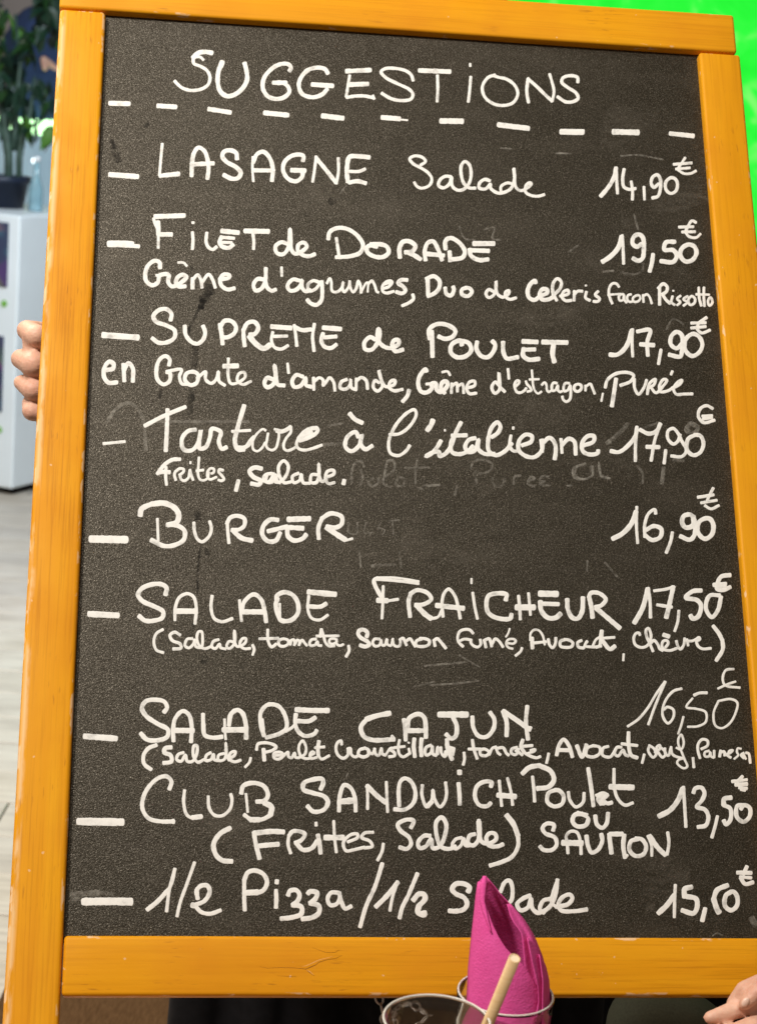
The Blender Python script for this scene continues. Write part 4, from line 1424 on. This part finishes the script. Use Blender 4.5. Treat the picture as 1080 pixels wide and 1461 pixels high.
for s_ in (-1, 1):
    chain_caps(body, [q((hx+s_*0.09, hy, 0.95)), q((hx+s_*0.10, hy-0.01, 0.50)), q((hx+s_*0.11, hy+0.02, 0.09))], [0.105, 0.062, 0.04])
    capsule(body, q((hx+s_*0.11, hy+0.02, 0.045)), q((hx+s_*0.13, hy-0.13, 0.035)), 0.045, 0.035)
# the hand on the left upright
HD = 1.755
def HP(x, y, dz=0.0): return q(P(x, y, HD+dz))
mm = HD/F                                        # one photograph pixel, in metres, at the hand
fingers = [  # base joint hidden behind, knuckle showing left, tip curling behind the upright
    [(66, 474, 0.050), (39, 471, 0.018), (53, 480, -0.004), (80, 486, 0.004)],
    [(66, 508, 0.052), (30, 512, 0.020), (49, 520, -0.006), (80, 524, 0.004)],
    [(66, 544, 0.050), (31, 546, 0.018), (48, 556, -0.004), (78, 560, 0.004)],
    [(64, 578, 0.044), (40, 574, 0.014), (46, 587, -0.001), (72, 594, 0.004)]]
frad = [[15, 15.0, 17.5, 14], [16, 14.5, 19.0, 14], [15, 11.5, 16.5, 13], [13, 8.5, 14.0, 11]]
capsule(body, HP(47, 478, 0.004), HP(50, 582, 0.004), 15.5*mm, 12.5*mm)
for f_, r_ in zip(fingers, frad): chain_caps(body, [HP(*p) for p in f_], [x*mm for x in r_])
wrist = HP(150, 560, 0.13)
for f_, rr in zip(fingers, (15, 16, 15, 13)): chain_caps(body, [HP(*f_[0]), HP(105, 530+(f_[0][1]-530)*0.6, 0.085), wrist], [rr*mm, 17*mm, 20*mm])
chain_caps(body, [HP(105, 505, 0.08), HP(98, 462, 0.045), HP(108, 440, 0.03)], [17*mm, 14*mm, 11*mm])   # thumb behind the upright
shL = q((hx-0.19, hy, 1.40)); elL = q((hx-0.33, hy-0.02, 1.12))
chain_caps(body, [wrist, elL, shL], [0.027, 0.040, 0.052])
# the hand at the lower right corner
H2 = 1.43
def H2P(x, y, dz=0.0): return q(P(x, y, H2+dz))
m2 = H2/F
chain_caps(body, [H2P(1012, 1452, 0), H2P(1040, 1444, 0.004), H2P(1078, 1428, 0.012), H2P(1130, 1425, 0.03)], [9.5*m2, 13*m2, 17*m2, 22*m2])       # index, tip to knuckle
chain_caps(body, [H2P(1046, 1432, 0.012), H2P(1062, 1413, 0.008), H2P(1090, 1404, 0.012), H2P(1145, 1412, 0.035)], [11*m2, 14*m2, 17*m2, 20*m2])
chain_caps(body, [H2P(1062, 1432, -0.006), H2P(1082, 1414, -0.004), H2P(1106, 1408, 0.01), H2P(1150, 1412, 0.035)], [9.5*m2, 12.5*m2, 15*m2, 20*m2])
chain_caps(body, [H2P(1030, 1484, -0.010), H2P(1075, 1474, -0.012), H2P(1120, 1470, 0.0), H2P(1165, 1450, 0.03)], [17*m2, 24*m2, 27*m2, 28*m2])    # thumb and its ball in front
chain_caps(body, [H2P(1105, 1430, 0.03), H2P(1120, 1415, 0.05), H2P(1150, 1410, 0.05)], [14*m2, 15*m2, 20*m2])
wr2 = H2P(1240, 1440, 0.10)
for a in ((1130, 1425, 0.03), (1145, 1412, 0.035), (1150, 1412, 0.035), (1165, 1450, 0.03)): capsule(body, H2P(*a), wr2, 24*m2, 24*m2)
elR = q((hx+0.50, hy-0.10, 1.06)); shR = q((hx+0.19, hy, 1.40))
chain_caps(body, [wr2, elR, shR], [0.027, 0.040, 0.052])
ob = obj('body', body, MSK, per, True)
MNL = NT('fingernail'); MNL.noise(5); MNL = MNL.set((0.86, 0.60, 0.50), 0.25, 0.5)
nb = bmesh.new(); bmesh.ops.create_uvsphere(nb, u_segments=20, v_segments=12, radius=1.0)
bmesh.ops.scale(nb, vec=(5.0*m2, 7.5*m2, 3.0*m2), verts=nb.verts[:])
fn = obj('fingernail', nb, MNL, per, True); fn.location = H2P(1063, 1430, -0.006-8.0*m2)
fn.rotation_mode = 'QUATERNION'; fn.rotation_quaternion = (Matrix(((cm[0][0], cm[0][1], cm[0][2]), (cm[1][0], cm[1][1], cm[1][2]), (cm[2][0], cm[2][1], cm[2][2]))) @ Matrix.Rotation(math.radians(-35), 3, 'Z')).to_quaternion()
m = ob.modifiers.new('merge', 'REMESH'); m.mode = 'VOXEL'; m.voxel_size = 0.0021; m.use_smooth_shade = True
m = ob.modifiers.new('soft', 'SMOOTH'); m.factor = 0.5; m.iterations = 3
# clothes
cl = bmesh.new()
for a, b, ra, rb in [((hx-0.09, hy, 0.98), (hx-0.13, hy, 1.38), 0.145, 0.135), ((hx+0.09, hy, 0.98), (hx+0.13, hy, 1.38), 0.145, 0.135), ((hx, hy, 0.93), (hx, hy, 1.40), 0.16, 0.145), ((hx-0.17, hy, 1.42), (hx+0.17, hy, 1.42), 0.075, 0.075)]:
    capsule(cl, q(a), q(b), ra, rb, 20, 6)
for wv_, e_, s_ in ((wrist, elL, shL), (wr2, elR, shR)):
    chain_caps(cl, [wv_.lerp(e_, 0.22), e_, s_], [0.042, 0.055, 0.072])
o = obj('sweater', cl, MCL, per, True); m = o.modifiers.new('merge', 'REMESH'); m.mode = 'VOXEL'; m.voxel_size = 0.008; m.use_smooth_shade = True
m = o.modifiers.new('soft', 'SMOOTH'); m.factor = 0.5; m.iterations = 6
cl = bmesh.new()
for s_ in (-1, 1): chain_caps(cl, [q((hx+s_*0.095, hy, 0.97)), q((hx+s_*0.105, hy-0.01, 0.50)), q((hx+s_*0.115, hy+0.02, 0.11))], [0.135, 0.092, 0.075])
# long apron
for k in range(7): capsule(cl, q((hx-0.20+0.067*k, hy-0.13, 0.96)), q((hx-0.22+0.073*k, hy-0.14, 0.40)), 0.028, 0.03)
o = obj('trousers', cl, MCL, per, True); m = o.modifiers.new('merge', 'REMESH'); m.mode = 'VOXEL'; m.voxel_size = 0.008; m.use_smooth_shade = True
m = o.modifiers.new('soft', 'SMOOTH'); m.factor = 0.5; m.iterations = 6
for s_ in (-1, 1):
    eb = bmesh.new(); bmesh.ops.create_uvsphere(eb, u_segments=16, v_segments=10, radius=0.0125); bmesh.ops.scale(eb, vec=(1.15, 0.7, 0.6), verts=eb.verts[:])
    o = obj('eye', eb, plain('eye_white', (0.7, 0.68, 0.64), 0.2), per, True); o.location = q((hx+s_*0.031, hy-0.0955, 1.737))
    eb = bmesh.new(); bmesh.ops.create_uvsphere(eb, u_segments=12, v_segments=8, radius=0.0058); bmesh.ops.scale(eb, vec=(1, 0.5, 1), verts=eb.verts[:])
    i_ = obj('iris', eb, plain('dark_iris', (0.03, 0.02, 0.012), 0.2), o, True); i_.location = (0, -0.0072, 0)
    eb = bmesh.new(); tube(eb, [(-0.018, 0.006, 0), (-0.006, 0, 0.005), (0.010, 0.001, 0.005), (0.020, 0.008, 0)], [0.002, 0.0032, 0.003, 0.0018], 8); o = obj('eyebrow', eb, plain('brow_hair', (0.03, 0.018, 0.01), 0.7), per, True); o.location = q((hx+s_*0.032, hy-0.099, 1.758))
eb = bmesh.new(); tube(eb, [(-0.026, 0.008, 0), (-0.012, 0, 0.001), (0, -0.002, -0.001), (0.012, 0, 0.001), (0.026, 0.008, 0)], [0.001, 0.0042, 0.005, 0.0042, 0.001], 10)
o = obj('lips', eb, plain('lip_skin', (0.50, 0.17, 0.14), 0.45), per, True); o.location = q((hx, hy-0.1175, 1.664))
hr = bmesh.new(); capsule(hr, q((hx, hy+0.012, 1.735)), q((hx, hy+0.008, 1.785)), 0.088, 0.092, 20, 8); obj('hair', hr, plain('dark_hair', (0.03, 0.018, 0.01), 0.6), per, True)

# ------------------------------------------------------------------ behind the lower edge: olive cushion, dark bench, brown mat, the last two added to darken the gap
MOL = plain('olive_cloth', (0.085, 0.092, 0.066), 0.9, 0.15, 400, 0.2)
cc = P(958, 1500, 1.68)
cu = bmesh.new(); bmesh.ops.create_uvsphere(cu, u_segments=48, v_segments=24, radius=1.0)
for v in cu.verts:
    x, y, z = v.co; k = 0.75
    v.co = Vector((math.copysign(abs(x)**k, x)*0.062, math.copysign(abs(y)**k, y)*0.05, math.copysign(abs(z)**0.85, z)*0.055 - x*0.012))
e = empty('chair', (cc.x, cc.y, 0)); tag(e, 'dark olive padded chair back below the lower right of the board', 'chair')
bmesh.ops.translate(cu, vec=(0, 0, cc.z), verts=cu.verts[:]); o = obj('padded_back', cu, MOL, e, True)
for s_ in (-0.035, 0.035):
    bm = bmesh.new(); tube(bm, [(s_, 0.01, 0), (s_, 0.0, cc.z-0.02)], 0.012, 10); obj('leg', bm, MCL, e, True)
bn = empty('backdrop', (0.42, 2.5, 0)); tag(bn, 'black bench behind the legs of the person holding the board', 'backdrop')  # added black furniture, fills the gap below the board with dark
bm = bmesh.new(); box(bm, (0, 0, 0.47), (1.05, 0.36, 0.06), 0.01, 2); obj('seat', bm, MCL, bn)
bm = bmesh.new(); box(bm, (0, 0.17, 0.55), (1.05, 0.04, 0.75), 0.01, 2); obj('backrest', bm, MCL, bn)
bm = bmesh.new(); box(bm, (0, -0.05, 0.22), (1.0, 0.22, 0.43), 0.01, 2); obj('base', bm, MCL, bn)
# ------------------------------------------------------------------ room: floor
fl = pobj('floor', [(-30, -4, 0), (30, -4, 0), (30, 40, 0), (-30, 40, 0)], [(0, 1, 2, 3)], plain('dark_joint', (0.05, 0.048, 0.045), 0.9)); tag(fl, kind='structure')
t = NT('washed_oak_plank'); oi = t.n('ShaderNodeObjectInfo')
n = t.noise(1.0, 5, 0.6, t.map((5, 60, 30))); n2 = t.noise(6, 3, 0.5)
c = t.ramp(n, [(0.3, (0.32, 0.28, 0.235)), (0.5, (0.45, 0.40, 0.335)), (0.72, (0.57, 0.51, 0.43))])
c = t.mix(t.ramp(oi.outputs['Random'], [(0.0, 0.0), (1.0, 0.5)]), c, (0.36, 0.34, 0.32))
c = t.mix(t.ramp(n2, [(0.4, 0.0), (0.7, 0.35)]), c, (0.60, 0.57, 0.52))
MF = t.set(c, 0.42, 0.4)
PL, PWD = 1.5, 0.185
bm = bmesh.new(); box(bm, (0, 0, 0), (PL-0.004, PWD-0.004, 0.012), 0.0015, 1); pm = bpy.data.meshes.new('plank'); bm.to_mesh(pm); bm.free(); pm.materials.append(MF)
cnt = 0
for j in range(48):
    for i in range(-2, 3):
        y = 1.4+PWD*j; x = i*PL+(j*0.55 % PL)-0.6
        if x > 2.2 or x < -3.4: continue
        o = link(bpy.data.objects.new('plank', pm), fl); o.location = (x, y, 0.004+0.0004*((i*7+j*3) % 3)); o.rotation_euler = (0, 0, 0); cnt += 1
# brown mat added in place of the dark floor behind the board
t = NT('brown_mat'); n = t.noise(1.0, 4, 0.7, t.map((300, 40, 40))); t.bump(n, 0.6, 0.004)
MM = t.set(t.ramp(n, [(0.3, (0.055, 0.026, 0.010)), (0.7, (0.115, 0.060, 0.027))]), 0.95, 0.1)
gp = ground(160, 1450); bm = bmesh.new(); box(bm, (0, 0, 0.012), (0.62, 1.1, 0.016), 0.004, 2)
o = obj('added_mat', bm, MM); o.location = (gp.x+0.12, gp.y+0.1, 0); tag(o, 'brown mat added to darken the floor behind the lower left of the board', 'mat')

# ------------------------------------------------------------------ room: walls, green screen, cabinet, plant
MWL = plain('warm_grey_plaster', (0.42, 0.36, 0.34), 0.9, 0.06, 3)
bm = bmesh.new(); box(bm, (0, 12.1, 2.0), (24, 0.2, 4.0)); o = obj('back_wall', bm, MWL); tag(o, kind='structure')
t = NT('green_light_screen'); n = t.noise(7.0, 3, 0.6, None, 0.8); em = t.n('ShaderNodeEmission'); em.inputs['Strength'].default_value = 1.0
t.l(t.ramp(n, [(0.25, (0.016, 0.86, 0.035)), (0.45, (0.025, 0.97, 0.045)), (0.55, (0.04, 1.0, 0.06)), (0.68, (0.22, 1.08, 0.16))]), em.inputs[0]); t.l(em.outputs[0], t.out.inputs[0]); MGS = t.m
gs = empty('lit_screen', tuple(P(760, 300, 5.2))); tag(gs, 'large glowing bright green screen behind the board', 'screen')
bm = bmesh.new(); box(bm, (0, -0.02, 0.1), (1.5, 0.004, 2.2), 0.0); obj('screen_panel', bm, MGS, gs); bm = bmesh.new(); box(bm, (0, 0.008, 0.1), (1.52, 0.04, 2.22)); obj('screen_back', bm, MCL, gs)
for s_ in (-0.765, 0.765):
    bm = bmesh.new(); box(bm, (s_, 0, 0.1), (0.03, 0.06, 2.26)); obj('screen_frame', bm, MCL, gs)
# cabinet
MCB = plain('white_lacquer', (0.70, 0.76, 0.80), 0.35, 0.04, 4)
k0 = ground(17, 713); hcab = None
dtop = (P(17, 307, 1.0)-Vector(EYE)); kk = (k0.xy-Vector(EYE).xy).length/dtop.xy.length; hcab = EYE[2]+dtop.z*kk
cb = empty('cabinet', (k0.x, k0.y, 0)); tag(cb, 'white cabinet with posters on its front standing left of the board', 'cabinet')
yaw = math.radians(-24); cb.rotation_euler = (0, 0, yaw)
bm = bmesh.new(); box(bm, (-0.5, 0.35, hcab/2+0.02), (1.0, 0.7, hcab-0.04), 0.008, 2); obj('carcass', bm, MCB, cb)
bm = bmesh.new(); box(bm, (-0.5, 0.36, 0.02), (0.94, 0.62, 0.04)); obj('plinth', bm, MCL, cb)
t = NT('poster_print'); vo = t.n('ShaderNodeTexVoronoi'); vo.inputs['Scale'].default_value = 14; t.l(t.co, vo.inputs['Vector']); n = t.noise(9, 3)
c = t.mix(t.ramp(n, [(0.45, 0.0), (0.6, 0.8)]), (0.03, 0.045, 0.13), vo.outputs['Color']); c = t.mix(0.88, c, (0.035, 0.045, 0.09)); MPO = t.set(c, 0.5)
def on_front(px, py):
    """point of the cabinet's front plane under a photograph pixel, in cabinet coordinates"""
    M = Matrix.Translation(cb.location) @ Matrix.Rotation(yaw, 4, 'Z'); Mi = M.inverted()
    o_ = Mi @ Vector(EYE); d_ = (Mi.to_3x3() @ (P(px, py, 1.0)-Vector(EYE))); k_ = -o_.y/d_.y; return o_+k_*d_
for (xa, ya, xb, yb) in ((-60, 318, 15, 410), (-60, 480, 8, 588)):
    a = on_front(xb-1, ya); b = on_front(xb-1, yb); w_ = 0.24
    bm = bmesh.new(); box(bm, (a.x-w_/2, -0.004, (a.z+b.z)/2), (w_, 0.004, abs(a.z-b.z))); obj('poster', bm, MPO, cb)
MGD = plain('green_sticker', (0.18, 0.42, 0.08), 0.6)
for (xa, ya) in ((7, 433), (0, 613)):
    a = on_front(xa, ya); bm = bmesh.new(); tube(bm, [(a.x, -0.001, a.z), (a.x, -0.004, a.z)], 0.013, 20); obj('sticker', bm, MGD, cb)
# plant in its pot on the cabinet
M4 = Matrix.Translation(cb.location) @ Matrix.Rotation(yaw, 4, 'Z')
def on_top(px, py, z=None):
    z = hcab if z is None else z
    return ground(px, py, z)
pd = 7.15
pc = P(2, 308, pd); pc.z = hcab
plant = empty('potted_plant', pc); tag(plant, 'leafy green plant in a dark pot on top of the white cabinet', 'plant')
bm = bmesh.new(); lathe(bm, [(0, 0.001), (0.085, 0.001), (0.105, 0.10), (0.112, 0.10), (0.112, 0.125), (0.100, 0.125), (0.096, 0.10), (0, 0.10)], 40)
obj('pot', bm, plain('navy_pot', (0.010, 0.016, 0.035), 0.4), plant, True)
MSTM = plain('green_stem', (0.03, 0.06, 0.045), 0.6, 0.3, 40)
stems = [(8, 12), (-1, 24), (-14, -22)]
def loc(px, py, dd=0.0): return P(px, py, pd+dd)-pc
MLF = []
for i, col in enumerate([(0.005, 0.024, 0.012), (0.010, 0.042, 0.010), (0.05, 0.15, 0.015), (0.007, 0.026, 0.022)]):
    MLF.append(plain('leaf_green_%d' % i, col, 0.4, 0.35, 25, 0.5))
for pts, rr in (([(13, 272), (13, 225), (10, 195), (4, 150), (-2, 90)], [0.017, 0.017, 0.019, 0.012, 0.006]),
                ([(27, 272), (28, 225), (32, 195), (44, 160), (50, 110)], [0.013, 0.013, 0.015, 0.009, 0.005]),
                ([(20, 215), (22, 185), (24, 150), (30, 90), (22, 20)], [0.012, 0.014, 0.012, 0.008, 0.005]),
                ([(13, 215), (0, 185), (-14, 150), (-20, 80)], [0.010, 0.010, 0.008, 0.005])):
    bm = bmesh.new(); tube(bm, [loc(x, y, 0.0) for x, y in pts], rr, 10); obj('stem', bm, MSTM, plant, True)
def leaf_mesh(mat):
    vs, fs = [], []; N = 8
    for i in range(N+1):
        s_ = i/N; wv_ = 0.34*math.sin(math.pi*min(1, s_*1.02)**0.8)*(1 - 0.35*s_)*(1 if i % 2 else 0.80); z = -0.30*s_*s_
        for k in (-1, -0.5, 0, 0.5, 1): vs.append((k*wv_, s_, z+abs(k)*0.07-0.02*k*k*8*s_*0.3))
    for i in range(N):
        for k in range(4): a = i*5+k; fs.append((a, a+1, a+6, a+5))
    me = bpy.data.meshes.new('leaf'); me.from_pydata(vs, [], fs); me.materials.append(mat)
    for p in me.polygons: p.use_smooth = True
    return me
LMs = [leaf_mesh(m_) for m_ in MLF]
rnd = random.Random(3); n = 0
zones = [(-70, 10, -50, 150, 60, 0), (0, 30, 60, 185, 34, 0), (30, 78, 100, 185, 34, 0), (-20, 26, 0, 60, 22, 2), (60, 92, -20, 62, 42, 0), (36, 70, -60, -15, 14, 1), (30, 60, 36, 66, 14, 1), (10, 45, 60, 100, 10, 3)]
for (xa, xb, ya, yb, cnt_, mi) in zones:
    for _ in range(cnt_):
        x, y = rnd.uniform(xa, xb), rnd.uniform(ya, yb)
        if 14 < x < 60 and 0 < y < 34: continue
        if 46 < x < 86 and 60 < y < 112 and rnd.random() < 0.8: continue
        m_ = mi if rnd.random() < 0.6 else rnd.randrange(4)
        o = link(bpy.data.objects.new('leaf', LMs[m_]), plant); o.location = loc(x, y, rnd.uniform(-0.12, 0.16))
        s_ = rnd.uniform(0.055, 0.10); o.scale = (s_, s_*1.1, s_)
        o.rotation_euler = (rnd.uniform(-1.7, -0.2), rnd.uniform(-0.6, 0.6), rnd.uniform(0, 6.28)); n += 1
# glass bottle beside the pot
bp = P(51, 305, 7.05); bp.z = hcab
MBT = plain('pale_blue_glass', (0.20, 0.34, 0.40), 0.08, 0.2, 30, 0.8)
b_ = empty('bottle', bp); tag(b_, 'pale glass bottle beside the plant pot on the cabinet', 'bottle')
bm = bmesh.new(); lathe(bm, [(0, 0.001), (0.026, 0.001), (0.028, 0.01), (0.027, 0.09), (0.012, 0.14), (0.0105, 0.19), (0, 0.19)], 24); obj('bottle_body', bm, MBT, b_, True)
bm = bmesh.new(); lathe(bm, [(0.0, 0.19), (0.013, 0.19), (0.013, 0.208), (0, 0.208)], 16); obj('cap', bm, plain('silver_cap', (0.7, 0.72, 0.75), 0.3), b_, True)
# far things: pale blue counter, green-white light band, bulb, distant person in navy
MBL = plain('pale_blue_panel', (0.60, 0.80, 0.93), 0.5, 0.12, 3)
fc = P(30, 305, 8.6); ct = P(30, 191, 8.6)
bm = bmesh.new(); box(bm, (0, 0, ct.z/2), (2.0, 0.5, ct.z), 0.01, 2); o = obj('counter', bm, MBL); o.location = (fc.x-0.2, fc.y+0.25, 0); tag(o, 'pale blue counter far behind the potted plant', 'counter')
t = NT('green_white_tube'); em = t.n('ShaderNodeEmission'); em.inputs['Strength'].default_value = 3.0; em.inputs[0].default_value = (0.55, 1.0, 0.50, 1); t.l(em.outputs[0], t.out.inputs[0])
lp = P(10, 178, 8.7); bm = bmesh.new(); box(bm, (0, 0, 0), (0.9, 0.05, 0.075), 0.01, 2); o = obj('light_band', bm, t.m); o.location = lp; tag(o, 'glowing pale green light band seen between the plant stems', 'lamp')
t = NT('cool_bulb'); em = t.n('ShaderNodeEmission'); em.inputs['Strength'].default_value = 4.0; em.inputs[0].default_value = (0.85, 0.97, 1.0, 1); t.l(em.outputs[0], t.out.inputs[0])
bm = bmesh.new(); bmesh.ops.create_uvsphere(bm, u_segments=20, v_segments=12, radius=0.012); o = obj('light_bulb', bm, t.m, None, True); o.location = P(50, 229, 8.3); tag(o, 'small round white light above the glass bottle', 'light')
MNV = plain('navy_cloth', (0.022, 0.042, 0.11), 0.9, 0.2, 20)
fp = P(62, 130, 8.9); e = empty('person', (fp.x, fp.y, 0)); tag(e, 'distant person in a navy top half hidden behind the plant', 'person')
zz = P(62, 45, 8.9).z; bm = bmesh.new()
chain_caps(bm, [(0, 0, 0.85), (0, 0, zz-0.05)], [0.14, 0.15]); capsule(bm, (0, 0, zz+0.06), (0, 0, zz+0.10), 0.05, 0.05); capsule(bm, (0, -0.01, zz+0.22), (0, 0, zz+0.28), 0.08, 0.09)
ha = P(63, 85, 8.7)-Vector((fp.x, fp.y, 0)); chain_caps(bm, [(0.17, 0, zz-0.06), (0.20, -0.05, zz-0.26), ha], [0.045, 0.03, 0.018])
for s_ in (-0.09, 0.09): chain_caps(bm, [(s_, 0, 0.85), (s_, 0, 0.45), (s_, 0, 0.06)], [0.09, 0.06, 0.045])
chain_caps(bm, [ha, ha+Vector((0.012, -0.02, -0.04))], [0.018, 0.015])
o = obj('body', bm, MSK, e, True); m = o.modifiers.new('merge', 'REMESH'); m.mode = 'VOXEL'; m.voxel_size = 0.008; m.use_smooth_shade = True
bm = bmesh.new(); chain_caps(bm, [(0, 0, 0.82), (0, 0, zz-0.05)], [0.17, 0.18]); chain_caps(bm, [(-0.12, 0, zz-0.06), (0.15, 0, zz-0.06), (0.20, -0.1, zz-0.26)], [0.08, 0.075, 0.055])
o = obj('navy_top', bm, MNV, e, True); m = o.modifiers.new('merge', 'REMESH'); m.mode = 'VOXEL'; m.voxel_size = 0.01; m.use_smooth_shade = True
bm = bmesh.new()
for s_ in (-0.09, 0.09): chain_caps(bm, [(s_, 0, 0.85), (s_, 0, 0.1)], [0.12, 0.08])
o = obj('trousers', bm, MNV, e, True)
